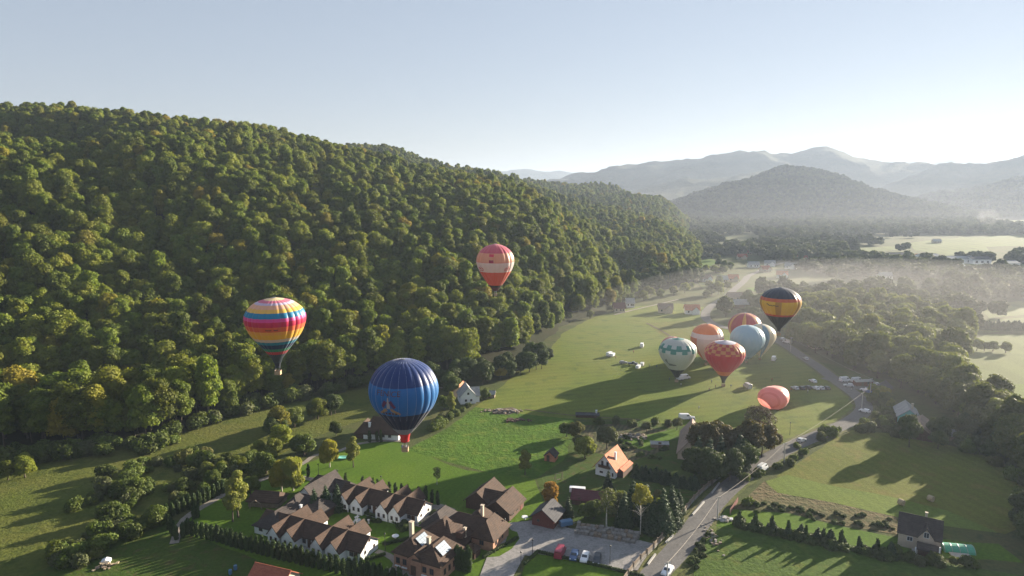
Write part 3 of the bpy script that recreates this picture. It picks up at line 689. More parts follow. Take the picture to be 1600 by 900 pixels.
px = 800+X/np.maximum(1, (Y*math.cos(PIT)+CH*math.sin(PIT)))*F; dist = np.hypot(X, Y)
den = vnoise(X, Y, 130, 9)*0.6+vnoise(X, Y, 45, 10)*0.5
ok = (~inpoly(X, Y, FOREST)) & (~inpoly(X, Y, WOOD)) & (den > np.where(dist > 700, 0.47, 0.50)) & (px > 1080)
for ob in C.objects:
    if ob.name.startswith('far_field'):
        q = np.array([v.co[:2] for v in ob.data.vertices]); c = q.mean(0)
        # keep fields open: use the outline order of the sheet's own boundary
        ok &= ~((np.abs(X-c[0]) < (q[:, 0].max()-q[:, 0].min())*0.42) & (np.abs(Y-c[1]) < (q[:, 1].max()-q[:, 1].min())*0.42))
mead = [tuple(at(*p)[:2]) for p in [(742,636),(850,560),(930,495),(1060,474),(1100,480),(1130,470),(1160,440),(1185,440),(1160,470),(1120,490),(1150,505),(1225,530),(1290,570),(1345,628),(1240,688)]]
ok &= ~inpoly(X, Y, mead)
for hx, hy in VPOS:
    q = at(hx, hy+3); ok &= ~((np.hypot(X-q.x, (Y-q.y)*0.5) < 12))
rp = [(p.x, p.y) for p in RP]; ok &= dpoly(X, Y, rp[::6]) > 9
X, Y = X[ok], Y[ok]
forest(X, Y, X*0, 'far', 30, 6, lambda x, y, z: 'small hazy tree among the fields and roofs of the far village', 'hazy trees of the far village', 'village_woodland', 'hazy patchwork of trees between the far village roofs', 0.6, 1.35, 13)
# forest on the conical hill and the right spur (coarse canopy)
far_src = [c for o in C.objects if o.name.startswith('distant_tree') for c in o.children if c.name.startswith('crown')][:3]
for nm, nd, st, am, sd in (('conical_hill_forest', RD, 15, 30, 11), ('right_spur_forest', RG, 18, 35, 51)):
    x0, x1, y0, y1 = bbox(nd); X, Y = jgrid(x0, min(x1, 2300), y0, y1, st*0.66, sd); Z = far_ridge(nd, amp=am, seed=sd)(X, Y); ok = Z > 3; X, Y, Z = X[ok], Y[ok], Z[ok]
    k = scatter_cull(X, Y, Z, np.full(len(X), 13.0)); X, Y, Z = X[k], Y[k], Z[k]; n = len(X); rs = np.random.RandomState(sd)
    S = rs.uniform(0.65, 1.1, n)
    stuff_instances(nm, 'far', np.stack([X, Y, Z-2], -1), rs.uniform(0, 6.28, n), np.stack([S, S, S*0.9], -1), 'hazy forest covering the %s in the distance' % ('conical hill' if sd == 11 else 'spur at the right edge'), sd, far_src)
    print(nm, n)

#==PART2==
# ------------------------------------------------------------------ balloons
PROF = dict(
 wide=[(0,.12),(.06,.17),(.125,.27),(.225,.44),(.365,.69),(.48,.86),(.61,.975),(.70,1.0),(.80,.93),(.90,.72),(.96,.46),(1,.05)],
 round=[(0,.18),(.04,.27),(.12,.43),(.235,.63),(.36,.84),(.46,.95),(.56,1.0),(.66,.985),(.77,.90),(.87,.74),(.94,.52),(.985,.26),(1,.04)],
 mid=[(0,.13),(.06,.22),(.15,.40),(.27,.60),(.40,.80),(.52,.94),(.63,1.0),(.74,.96),(.84,.82),(.92,.60),(.975,.32),(1,.04)])
def prof(kind, t):
    P = PROF[kind]; t = min(1, max(0, t))
    for i in range(len(P)-1):
        if t <= P[i+1][0]:
            p0 = P[max(0, i-1)]; p1 = P[i]; p2 = P[i+1]; p3 = P[min(len(P)-1, i+2)]
            h = p2[0]-p1[0]; u = (t-p1[0])/h
            m1 = (p2[1]-p0[1])/(p2[0]-p0[0]); m2 = (p3[1]-p1[1])/(p3[0]-p1[0])
            return (2*u**3-3*u*u+1)*p1[1]+(u**3-2*u*u+u)*h*m1+(-2*u**3+3*u*u)*p2[1]+(u**3-u*u)*h*m2
    return P[-1][1]
m_, n_, l_ = newmat('balloon_fabric'); b_ = n_['Principled BSDF']; b_.inputs['Roughness'].default_value = 0.42; b_.inputs['Specular IOR Level'].default_value = 0.35
try: b_.inputs['Sheen Weight'].default_value = 0.25; b_.inputs['Sheen Roughness'].default_value = 0.4
except Exception: pass
at_ = n_.new('ShaderNodeAttribute'); at_.attribute_name = 'Col'; l_.new(at_.outputs['Color'], b_.inputs['Base Color'])
tc_ = n_.new('ShaderNodeTexCoord'); nz_ = noise(n_, l_, tc_.outputs['Object'], 1.4, 3); bp_ = n_.new('ShaderNodeBump'); bp_.inputs['Strength'].default_value = 0.35; bp_.inputs['Distance'].default_value = 0.15
l_.new(nz_.outputs[0], bp_.inputs['Height']); l_.new(bp_.outputs[0], b_.inputs['Normal'])
tr_ = n_.new('ShaderNodeBsdfTranslucent'); l_.new(at_.outputs['Color'], tr_.inputs[0]); mx_ = n_.new('ShaderNodeMixShader'); mx_.inputs[0].default_value = 0.3
l_.new(b_.outputs[0], mx_.inputs[1]); l_.new(tr_.outputs[0], mx_.inputs[2]); l_.new(mx_.outputs[0], n_['Material Output'].inputs[0])
M['fabric'] = m_
def env_r(kind, Rb, t, n, ph, bulge):
    # ph: -0.5..0.5 within a gore; panels belly out between the load tapes
    base = prof(kind, t)*Rb*math.cos(math.pi/n)/math.cos(ph*2*math.pi/n)
    return base+bulge*Rb*(prof(kind, t)**0.7)*(1-(2*ph)**2)*(24.0/n)
def env_mesh(name, kind, Rb, Hh, n, colf, gores=None, rows=40, seg=4, bulge=0.035, t0=0.0):
    V = []; Fc = []; cols = []
    gs = range(n) if gores is None else gores
    for gi in gs:
        off = len(V)
        for r in range(rows+1):
            t = t0+(1-t0)*(1-(1-r/rows)**1.0)
            for s in range(seg+1):
                ph = s/seg-0.5; a = (gi+0.5+ph)*2*math.pi/n; rr = env_r(kind, Rb, t, n, ph, bulge)
                V.append((rr*math.cos(a), rr*math.sin(a), t*Hh))
        for r in range(rows):
            for s in range(seg):
                a = off+r*(seg+1)+s; Fc.append((a, a+1, a+seg+2, a+seg+1)); cols.append(colf(gi, (r+0.5)/rows, (s+0.5)/seg))
    me = bpy.data.meshes.new(name); me.from_pydata(V, [], Fc); me.update()
    at = me.attributes.new('Col', 'FLOAT_COLOR', 'FACE'); at.data.foreach_set('color', np.array([(c[0], c[1], c[2], 1) for c in cols], np.float32).ravel())
    me.polygons.foreach_set('use_smooth', [True]*len(me.polygons)); me.materials.append(M['fabric'])
    return me
def flatcol(name, col):
    if name not in M: M[name] = simple(name, col, 0.5, 0.06)
    return M[name]
def colored(me, c):
    at = me.attributes.new('Col', 'FLOAT_COLOR', 'FACE'); at.data.foreach_set('color', np.array([(c[0], c[1], c[2], 1)]*len(me.polygons), np.float32).ravel())
def text_polys(txt, size):
    cu = bpy.data.curves.new('lettering', 'FONT'); cu.body = txt; cu.size = size; cu.align_x = 'CENTER'; cu.align_y = 'CENTER'; cu.resolution_u = 3
    o = bpy.data.objects.new('lettering', cu); C.objects.link(o)
    dg = bpy.context.evaluated_depsgraph_get(); me = bpy.data.meshes.new_from_object(o.evaluated_get(dg))
    V = [tuple(v.co[:2]) for v in me.vertices]; Fc = [tuple(p.vertices) for p in me.polygons]
    bpy.data.objects.remove(o); bpy.data.meshes.remove(me); return V, Fc
DZ = [0.0, 0.0]
def decal(parent, name, V, Fc, kind, Rb, Hh, n, th, z0, mat, bulge, lift=0.10):
    vs = []
    for x, y in V:
        t = (z0+y)/Hh; t = t+DZ[1]*prof(kind, min(1, t+.08))*Rb/Hh; z = t*Hh; r0 = prof(kind, t)*Rb; a = th+x/r0
        g = a*n/(2*math.pi); ph = g-math.floor(g)-0.5; rr = env_r(kind, Rb, t, n, ph, bulge)+lift
        vs.append((rr*math.cos(a), rr*math.sin(a), z))
    b = MB(); b.add(vs, Fc); return b.build(name, mat, parent, (0, 0, DZ[0]))
def basket(root, z, s=1.0, mouth_z=3.0, mouth_r=1.2, dark=False):
    w = 0.80*s
    b = MB(); b.box(-w, w, -w*0.8, w*0.8, z, z+0.08)
    for x0, x1, y0, y1 in ((-w, w, -w*0.8, -w*0.8+0.08), (-w, w, w*0.8-0.08, w*0.8), (-w, -w+0.08, -w*0.8+0.08, w*0.8-0.08), (w-0.08, w, -w*0.8+0.08, w*0.8-0.08)):
        b.box(x0, x1, y0, y1, z+0.08, z+1.15*s)
    bk = b.build('basket', M['wicker'], root)
    rm = MB(); zz = z+1.15*s; h = w*0.8
    rm.tube([(-w, -h, zz), (w, -h, zz), (w, h, zz), (-w, h, zz), (-w, -h, zz)], 0.09, 6); rm.build('basket_rim', M['oldwood'], bk)
    fr = MB(); ft = z+2.3*s
    for sx in (-1, 1):
        for sy in (-1, 1):
            fr.tube([(sx*w*0.9, sy*h*0.9, zz), (sx*w*0.55, sy*h*0.6, ft)], 0.05, 5)
    fr.tube([(-w*0.55, -h*0.6, ft), (w*0.55, -h*0.6, ft), (w*0.55, h*0.6, ft), (-w*0.55, h*0.6, ft), (-w*0.55, -h*0.6, ft)], 0.05, 5)
    bf = fr.build('burner_frame', M['metal'], root)
    bu = MB(); bu.lathe([(0.10, ft-0.1), (0.22, ft), (0.22, ft+0.45), (0.16, ft+0.5)], 10, (-0.3, 0, 0)); bu.lathe([(0.10, ft-0.1), (0.22, ft), (0.22, ft+0.45), (0.16, ft+0.5)], 10, (0.3, 0, 0)); bu.build('burner', M['metal'], bf)
    rp = MB()
    for k in range(8):
        a = k*math.pi/4+0.39; rp.tube([(math.cos(a)*w*0.6, math.sin(a)*h*0.6, ft), (math.cos(a)*mouth_r, math.sin(a)*mouth_r, mouth_z)], 0.03, 3)
    rp.build('ropes', M['dmetal'], root)
def balloon(label, cx, top, mouth, bot, wpx, D=None, base=None, kind='mid', n=20, colf=None, panels=False, bulge=0.035, skirt=(0.03,0.03,0.04), skirt_h=0.10, name='hot_air_balloon', group=None, hide_basket=False, rows=40, sc=1.0):
    if base is not None: P = at(*base); D = depth(P)
    else:
        P = at_depth(cx, bot, D); P.x = (cx-800)/F*(D-(z_at(P, (top+mouth)/2)-P.z)*math.sin(PIT))
    Rb = wpx/2/F*D/(1+bulge*1.0*24/n)
    zt = z_at(P, top); zm = z_at(P, mouth); zb = z_at(P, bot) if base is None else 0.1
    # seen from level: correct for the crown being foreshortened little
    Hh = zt-zm
    root = empty(name, (P.x, P.y, zb), 0.0); tag(root, label, 'hot air balloon', group)
    th = math.atan2(-P.y, -P.x); zo = zm-zb; DZ[0] = zo; DZ[1] = 0.92*(CH-(zm+Hh*.5))/math.hypot(P.x, P.y); c0_ = colf
    colf = lambda g, t, s: c0_(g, t-DZ[1]*prof(kind, t)*Rb/Hh, s)   # rings sit where the eye meets the near side
    if panels:
        me = env_mesh('envelope_panel', kind, Rb, Hh, n, colf, [0], rows, 6, bulge)
        for k in range(n): link('envelope_panel', me, root, (0, 0, zo), k*2*math.pi/n)
        env = None
    else:
        env = link('envelope', env_mesh('envelope', kind, Rb, Hh, n, colf, None, rows, 4, bulge), root, (0, 0, zo))
    r0 = prof(kind, 0)*Rb
    if skirt is not None and zo > 1.5:
        sh = max(0.8, min(zo*0.45, Hh*skirt_h)); me = bpy.data.meshes.new('skirt'); b = MB(); N = 20; vs = []; fs = []
        for j, (rr, z) in enumerate(((r0*1.0, zo+0.05), (r0*0.8, zo-sh*0.5), (r0*0.72, zo-sh))):
            for k in range(N): vs.append((rr*math.cos(2*math.pi*k/N), rr*math.sin(2*math.pi*k/N), z))
        for j in range(2):
            for k in range(N): fs.append((j*N+k, j*N+(k+1) % N, (j+1)*N+(k+1) % N, (j+1)*N+k))
        b.add(vs, fs); me = b.mesh('skirt', M['fabric'], True); colored(me, skirt); link('skirt', me, root); mz = zo-sh
    else: mz = zo
    # crown ring on top
    cr = MB(); cr.lathe([(Rb*0.06, zo+Hh-0.05), (Rb*0.07, zo+Hh+0.08), (Rb*0.02, zo+Hh+0.12)], 14); cr.build('crown_ring', M['metal'], root)
    basket(root, 0.0, sc, max(mz, 2.6), r0*0.75)
    return root, P, Rb, Hh, zo, th, D
def bands(L):
    # L: list of (t upper limit from mouth, colour)
    def f(g, t, s):
        for lim, c in L:
            if t <= lim: return c
        return L[-1][1]
    return f
RB_ = [(.125,(.05,.07,.09)),(.175,(.50,.045,.07)),(.22,(.03,.25,.15)),(.27,(.015,.045,.13)),(.32,(.01,.22,.34)),(.365,(.55,.50,.42)),(.43,(.72,.44,.03)),(.485,(.72,.38,.06)),(.545,(.62,.13,.05)),(.61,(.50,.02,.08)),(.68,(.62,.06,.28)),(.75,(.01,.22,.42)),(.81,(.74,.50,.10)),(.865,(.74,.45,.28)),(.91,(.55,.52,.70)),(.965,(.62,.14,.24)),(1,(.72,.60,.30))]
r_, P, Rb, Hh, zo, th, D = balloon('rainbow striped hot air balloon floating in front of the left forest', 431, 465, 566, 585, 93, D=192, kind='wide', n=24, colf=bands(RB_), panels=True, bulge=0.045, skirt=(.03,.035,.05), skirt_h=.12)
for x0, x1 in ((-2.3, -0.7), (-0.2, 0.9)):   # small dark lettering too small to read: two dark words
    V = [(x0+(x1-x0)*i/12, y) for i in range(13) for y in (-0.12+0.05*math.sin(i*2.1), 0.12+0.05*math.sin(i*3.3))]; Fc = [(2*i, 2*i+2, 2*i+3, 2*i+1) for i in range(12)]
    decal(r_, 'lettering', V, Fc, 'wide', Rb, Hh, 24, th-0.05, Hh*0.505, flatcol('dark_print', (.08,.03,.03)), 0.045)
BL = [(.045,(.30,.30,.33)),(.245,(.006,.014,.06)),(.60,(.012,.15,.42)),(1,(.008,.038,.17))]
r_, P, Rb, Hh, zo, th, D = balloon('blue hot air balloon in three shades of blue with an emblem and a red skirt', 631, 561, 676, 705, 108, D=172, kind='round', n=24, colf=bands(BL), panels=True, bulge=0.045, skirt=(.55,.03,.03), skirt_h=.13)
BLP, BLR, BLH, BLZ, BLT = P, Rb, Hh, zo, th
tp = MB()
V, Fc = text_polys('FENICE', 1.9)
decal(r_, 'lettering', V, Fc, 'round', Rb, Hh, 24, th-0.46, Hh*0.535, flatcol('dark_print', (.05,.03,.08)), 0.045)
def quadstrip(a, b, w0, w1, k=6):
    a = Vector((a[0], a[1])); b = Vector((b[0], b[1])); d = (b-a).normalized(); nn = Vector((-d.y, d.x)); V = []
    for i in range(k+1):
        p = a.lerp(b, i/k); w = w0+(w1-w0)*i/k; V += [(p.x-nn.x*w, p.y-nn.y*w), (p.x+nn.x*w, p.y+nn.y*w)]
    return V, [(2*i, 2*i+2, 2*i+3, 2*i+1) for i in range(k)]
for nm, cl, parts in (('emblem_spire', (.34,.30,.32), [((0, -1.2), (0, 1.5), .42, .08)]), ('emblem_shield', (.10,.02,.08), [((-1.6, -.9), (-.5, .6), .35, .45), ((1.6, -.9), (.5, .6), .35, .45)]), ('emblem_wing', (.36,.22,.12), [((-2.4, -2.4), (-.5, -1.3), .2, .4), ((2.5, -2.5), (.5, -1.3), .2, .4)])):
    for a, b_2, w0, w1 in parts:
        V, Fc = quadstrip(a, b_2, w0, w1); decal(r_, nm, V, Fc, 'round', Rb, Hh, 24, th-0.46, Hh*0.41, flatcol(nm, cl), 0.045, 0.13)
for k in range(5):   # one faint dark line of small print under the emblem
    V, Fc = quadstrip((-1.9+k*0.8, 0), (-1.4+k*0.8, 0), .22, .22, 2); decal(r_, 'small_print', V, Fc, 'round', Rb, Hh, 24, th-0.46, Hh*0.285, M['dark_print'], 0.045, 0.13)
# load tapes of the blue envelope: pale seams
tpz = MB()
for k in range(24):
    a = k*2*math.pi/24; pts = []
    for j in range(17):
        t = .26+(.985-.26)*j/16; rr = env_r('round', Rb, t, 24, .5, .045)+.02; pts.append((rr*math.cos(a), rr*math.sin(a), zo+t*Hh))
    tb = MB(); tb.tube(pts, 0.035, 3); tb.build('load_tape', flatcol('pale_tape', (.25,.32,.50)), r_)
C3 = [(.07,(.10,.02,.03)),(.10,(.03,.02,.02)),(.39,(.60,.11,.06)),(.585,(.66,.62,.60)),(.60,(.62,.30,.22)),(.79,(.64,.33,.20)),(1,(.50,.10,.15))]
def c3(g, t, s): return bands(C3)(g, t, s)
r_, P, Rb, Hh, zo, th, D = balloon('red, orange and white hot air balloon high against the forest', 774, 381, 454, 462, 60, D=305, kind='mid', n=20, colf=c3, bulge=0.045, skirt=None, sc=0.8)
for y, cl in ((.75, (.66,.05,.09)), (.62, (.33,.01,.05))):
    V, Fc = quadstrip((-1.0, 0), (1.0, 0), .62, .62); decal(r_, 'square_patch', V, Fc, 'mid', Rb, Hh, 20, th-0.22, Hh*y, flatcol('red_patch_%d' % int(y*100), cl), 0.045)
for o_ in (-0.95, 0.75):
    V, Fc = text_polys('eb', 3.4); decal(r_, 'lettering', V, Fc, 'mid', Rb, Hh, 20, th+o_, Hh*.46, flatcol('red_print', (.50,.06,.06)), 0.045)
C4 = [(.27,(.035,.035,.045)),(.33,(.55,.09,.04)),(.63,(.78,.50,.04)),(.70,(.62,.14,.04)),(1,(.035,.045,.075))]
def c4(g, t, s):
    if .33 < t < .63 and g % 4 == 1: return (.48,.27,.03)
    return bands(C4)(g, t, s)
r_, P, Rb, Hh, zo, th, D = balloon('black hot air balloon with a broad yellow band rising over the road', 1219, 449, 512, 524, 62, D=300, kind='mid', n=20, colf=c4, bulge=0.045, skirt=(.03,.03,.03), sc=0.95)
for pts in (((-4.4, 1.0), (-3.2, .2)), ((-3.2, .2), (-2.4, .5)), ((-2.4, .5), (-1.8, .2)), ((-1.8, .2), (-1.2, .45)), ((-1.2, .45), (-.4, .2)), ((-.4, .2), (.6, .4))):
    V, Fc = quadstrip(pts[0], pts[1], .13, .13); decal(r_, 'script_lettering', V, Fc, 'mid', Rb, Hh, 20, th-0.15, Hh*.52, M['dark_print'], 0.045)
def c5(g, t, s):
    if t < .17: return (.035,.04,.04)
    if t > .95: return (.10,.26,.24)
    if .56 < t < .64: return (.09,.26,.23) if g % 2 else (.54,.56,.54)
    if .64 < t < .70: return (.08,.24,.21)
    if .70 < t < .78: return (.54,.56,.54) if g % 2 else (.09,.26,.23)
    return (.52,.53,.50)
M_FIELD = 'balloons standing inflated on the launch meadow'
r_, P, Rb, Hh, zo, th, D = balloon('white hot air balloon with a dark green zigzag band, nearest on the meadow', 1055, 528, 589, 597, 59, base=(1057,597), kind='wide', n=20, colf=c5, bulge=0.04, skirt=None, group=M_FIELD, sc=0.9)
for pts in (((-3.6, 1.0), (-2.2, -1.2)), ((-2.2, -1.1), (1.2, -1.2))):
    V, Fc = quadstrip(pts[0], pts[1], .6, .22); decal(r_, 'dark_mark', V, Fc, 'wide', Rb, Hh, 20, th-0.25, Hh*.37, flatcol('dark_mark', (.20,.21,.21)), 0.04)
def c6(g, t, s):
    if t > .70: return (.74,.26,.09)
    if t > .57: return (.74,.71,.70)
    return (.62,.58,.56) if g in (12, 13, 14, 15) else (.55,.20,.09)
balloon('orange hot air balloon with a white belt standing behind the green zigzag one', 1093, 506, 562, 568, 51, base=(1103,570), kind='round', n=20, colf=c6, bulge=0.03, skirt=None, group=M_FIELD, sc=0.8)
def c7(g, t, s):
    if t > .91: return (.55,.60,.70)
    if t < .10: return (.04,.03,.03)
    if t < .19: return (.60,.20,.05)
    if t < .58: return (.48,.03,.05)
    k = int((t-.58)/.075)
    return (.58,.30,.10) if (g+k) % 2 else (.44,.06,.05)
balloon('red hot air balloon with yellow checks round its crown', 1130, 532, 593, 604, 62, base=(1130,604), kind='wide', n=24, colf=c7, bulge=0.035, skirt=(.03,.03,.03), group=M_FIELD, sc=0.9)
balloon('plain pale blue hot air balloon in the middle of the cluster', 1161, 508, 560, 567, 53, base=(1166,567), kind='round', n=24, colf=bands([(.05,(.15,.25,.3)),(1,(.33,.50,.60))]), bulge=0.03, skirt=None, group=M_FIELD, sc=0.8)
def c9(g, t, s):
    return ((.12,.24,.36), (.66,.57,.40), (.66,.57,.40))[((g+1)//2) % 3] if t < .95 else (.45,.45,.42)
balloon('cream hot air balloon with blue vertical stripes right of the pale blue one', 1192, 506, 556, 562, 45, base=(1187,562), kind='mid', n=24, colf=c9, bulge=0.03, skirt=None, group=M_FIELD, sc=0.8)
def c10(g, t, s):
    return (.62,.36,.08) if g % 4 == 0 else (.38,.05,.06)
balloon('dark red hot air balloon with thin yellow stripes, rearmost of the cluster', 1164, 489, 541, 547, 51, base=(1162,548), kind='round', n=24, colf=c10, bulge=0.03, skirt=None, group=M_FIELD, sc=0.8)
balloon('salmon pink hot air balloon mostly hidden behind the green zigzag one', 1046, 526, 572, 578, 40, base=(1050,578), kind='round', n=20, colf=lambda g, t, s: (.60,.20,.17), bulge=0.03, skirt=None, group=M_FIELD, sc=0.7)
# half deflated pink envelope lying on the grass, crown towards the camera
P = at(1207, 641); Dp = depth(P); root = empty('deflated_balloon', (P.x+1, P.y+3, 0)); tag(root, 'salmon pink balloon envelope lying half inflated on the grass', 'hot air balloon')
ax = Vector((-0.62, -0.78, 0)).normalized(); sd_ = Vector((0, 0, 1)).cross(ax); V = []; Fc = []; cols = []
NR, NS = 26, 72
for i in range(NR+1):
    f = i/NR; a = f*math.pi*0.80; rr = math.sin(a) if a < math.pi/2 else 1-(a-math.pi/2)**1.7*0.42; dx = math.cos(a) if a < math.pi/2 else -(a-math.pi/2)*2.1
    for k in range(NS):
        b = 2*math.pi*k/NS; q = rr*(1+0.022*abs(math.cos(b*12)))
        p = ax*(dx*4.6)+sd_*(q*5.9*math.cos(b)); z = 4.1+q*4.6*math.sin(b)
        z = max(z, 0.12+0.1*math.sin(b*9)); V.append((p.x, p.y, z))
for i in range(NR):
    for k in range(NS):
        Fc.append((i*NS+k, i*NS+(k+1) % NS, (i+1)*NS+(k+1) % NS, (i+1)*NS+k)); cols.append((.68,.23,.20) if 6 <= i <= 7 else ((.74,.28,.25) if i < 7 else (.78,.30,.26)))
me = bpy.data.meshes.new('envelope'); me.from_pydata(V, [], Fc); me.update(); at_c = me.attributes.new('Col', 'FLOAT_COLOR', 'FACE'); at_c.data.foreach_set('color', np.array([(c[0], c[1], c[2], 1) for c in cols], np.float32).ravel())
me.polygons.foreach_set('use_smooth', [True]*len(me.polygons)); me.materials.append(M['fabric']); link('envelope', me, root)
bk = empty('laid_basket', tuple(ax*-15)); bk.parent = root; bk.name = 'basket_frame'
b = MB(); b.box(-1, 1, -.8, .8, 0, 1.3); b.build('basket', M['wicker'], bk)

# ------------------------------------------------------------------ people
def person_mesh(cloth, legs):
    s = 1.75/7.5
    J = dict(pel=(0,0,.95), ch=(0,0,1.32), nk=(0,0,1.50), hd=(0,0.02,1.64), ls=(-.19,0,1.42), rs=(.19,0,1.42), le=(-.27,.02,1.15), re=(.27,.04,1.15), lw=(-.30,.1,.90), rw=(.25,.2,.98), lh=(-.10,0,.90), rh=(.10,0,.90), lk=(-.12,.02,.50), rk=(.13,.05,.50), la=(-.13,-.02,.08), ra=(.15,.0,.08), lt=(-.13,.14,.04), rt=(.16,.16,.04))
    E = [('pel','ch'),('ch','nk'),('nk','hd'),('ch','ls'),('ch','rs'),('ls','le'),('le','lw'),('rs','re'),('re','rw'),('pel','lh'),('pel','rh'),('lh','lk'),('lk','la'),('la','lt'),('rh','rk'),('rk','ra'),('ra','rt')]
    rad = dict(pel=.15, ch=.16, nk=.06, hd=.11, ls=.075, rs=.075, le=.05, re=.05, lw=.035, rw=.035, lh=.09, rh=.09, lk=.06, rk=.06, la=.045, ra=.045, lt=.04, rt=.04)
    ks = list(J); me = bpy.data.meshes.new('person'); me.from_pydata([J[k] for k in ks], [(ks.index(a), ks.index(b)) for a, b in E], [])
    o = bpy.data.objects.new('person', me); C.objects.link(o); md = o.modifiers.new('s', 'SKIN'); md.use_smooth_shade = True
    for i, k in enumerate(ks): me.skin_vertices[0].data[i].radius = (rad[k], rad[k]*0.85); me.skin_vertices[0].data[i].use_root = (k == 'pel')
    sb = o.modifiers.new('b', 'SUBSURF'); sb.levels = 1; sb.render_levels = 1
    dg = bpy.context.evaluated_depsgraph_get(); out = bpy.data.meshes.new_from_object(o.evaluated_get(dg)); bpy.data.objects.remove(o)
    out.name = 'person'; out.materials.clear()
    for m in (cloth, legs, flatcol('skin', (.42,.26,.19)), flatcol('dark_hair', (.05,.035,.025))): out.materials.append(m)
    for p in out.polygons:
        z = p.center.z; p.material_index = 1 if z < .92 else (0 if z < 1.50 else (3 if (z > 1.68 or p.center.y < -0.02) else 2))
    return out
PM = [person_mesh(flatcol('red_jacket', (.35,.04,.04)), flatcol('dark_trousers', (.03,.035,.05))), person_mesh(flatcol('blue_jacket', (.05,.10,.25)), flatcol('dark_trousers', (.03,.035,.05))), person_mesh(flatcol('pale_shirt', (.5,.5,.48)), flatcol('grey_trousers', (.10,.10,.11)))]
BP_ = at_depth(631, 705, 172)
for q, mi, lb in (((-.4, 0), 1, 'passenger in a blue jacket standing in the basket of the blue balloon'), ((.5, .2), 2, 'passenger in a pale shirt standing in the basket of the blue balloon')):
    o = link('person', PM[mi], None, (BP_.x+q[0], BP_.y+q[1], z_at(BP_, 705)+.1), 2.8); tag(o, lb, 'person')
for i, (px, py, lb) in enumerate(((990,552,'person walking on the meadow below the two white vehicles'), (1046,595,'person standing left of the white and green balloon basket'), (1092,640,'person standing alone on the open meadow above the dark trees'), (1206,596,'person standing on the meadow above the deflated pink balloon'), (1026,575,'person standing between the vehicles and the white balloon'), (1015,574,'person standing right of the white trailer'), (1118,606,'crew member left of the red checked balloon basket'), (1142,606,'crew member right of the red checked balloon basket'),(1330,612,'person by the silver car across the road'),(962,561,'person beside the white trailer on the left'),(1112,599,'person between the zigzag and checked balloons'),(1262,614,'person in front of the parked meadow row'),(1236,612,'person left of the parked meadow row'),(1178,611,'person right of the silver van on the grass'),(1064,604,'person below the zigzag balloon basket'),(1108,611,'person below the red checked balloon on its left'))):
    o = link('person', PM[i % 3], None, at(px, py, .08), i*1.3); tag(o, lb, 'person')

# ------------------------------------------------------------------ buildings
def wing(root, cx, cy, L, Wd, h, rh, ang=0, wall='white', roof='rbrown', hip=0.0, over=0.5, th=0.22, off=0.0, base=0.0):
    # L along the ridge (local x when ang=0); hip: how far the ridge ends step in
    a = R(ang); ca, sa = math.cos(a), math.sin(a)
    def T(p): return (cx+p[0]*ca-p[1]*sa, cy+p[0]*sa+p[1]*ca, p[2])
    x, y = L/2, Wd/2; b = MB(); yo = off*y
    if hip <= 0.01:
        vs = [(-x,-y,base),(x,-y,base),(x,y,base),(-x,y,base),(-x,-y,h),(x,-y,h),(x,y,h),(-x,y,h),(-x,yo,h+rh-.05),(x,yo,h+rh-.05)]
        b.add([T(v) for v in vs], [(0,1,5,4),(1,2,6,9,5),(2,3,7,6),(3,0,4,8,7),(0,3,2,1)])
    else:
        vs = [(-x,-y,base),(x,-y,base),(x,y,base),(-x,y,base),(-x,-y,h),(x,-y,h),(x,y,h),(-x,y,h)]
        b.add([T(v) for v in vs], [(0,1,5,4),(1,2,6,5),(2,3,7,6),(3,0,4,7),(0,3,2,1),(4,5,6,7)])
    w = b.build('wall', M[wall], root)
    r = MB(); X, Yy = x+over, y+over; hx = X-hip; s1 = rh/(y-yo)*over; s2 = rh/(y+yo)*over
    for dz in (0,):
        e0 = h-s2+th*0.3; e1 = h-s1+th*0.3; rt = h+rh+th*0.3
        top = [(-X,-Yy,e0),(X,-Yy,e0),(X,Yy,e1),(-X,Yy,e1),(-hx,yo,rt),(hx,yo,rt)]
        bot = [(p[0], p[1], p[2]-th) for p in top]
        vs = [T(v) for v in top+bot]
        fs = [(0,1,5,4),(2,3,4,5),(6,10,11,7),(8,11,10,9),(0,6,7,1),(2,8,9,3)]
        if hip > 0.01: fs += [(1,2,5),(3,0,4),(7,11,8),(9,10,6),(1,7,8,2),(3,9,6,0)]
        else: fs += [(1,7,11,5),(5,11,8,2),(3,9,10,4),(4,10,6,0)]
        r.add(vs, fs)
    rf = r.build('roof', M[roof], root)
    rc = MB(); rc.tube([T((-hx, yo, h+rh+th*0.3)), T((hx, yo, h+rh+th*0.3))], 0.13, 5); rc.build('ridge_cap', M[roof], rf)
    return w, rf
def window(root, x, y, z, face, w=1.0, h=1.2, frame='frame', name='window'):
    a = R(face)
    f = MB(); t = 0.09; d = 0.06
    f.box(-d, d, -w/2, -w/2+t, -h/2, h/2); f.box(-d, d, w/2-t, w/2, -h/2, h/2); f.box(-d, d, -w/2+t, w/2-t, h/2-t, h/2); f.box(-d, d, -w/2+t, w/2-t, -h/2, -h/2+t); f.box(-d*.8, d*.8, -t*.35, t*.35, -h/2+t, h/2-t)
    o = f.build(name, M[frame], root, (x, y, z), a)
    g = MB(); g.box(-d*.6, d*.35, -w/2+t*.8, w/2-t*.8, -h/2+t*.8, h/2-t*.8); g.build('pane', M['glass'], o)
    return o
def door(root, x, y, z, face, w=1.0, h=2.1, mat='frame'):
    f = MB(); f.box(-.05, .07, -w/2, w/2, 0, h); o = f.build('door', M[mat], root, (x, y, z), R(face))
    k = MB(); k.box(.07, .12, w*.32, w*.38, h*.45, h*.5); k.build('handle', M['metal'], o); return o
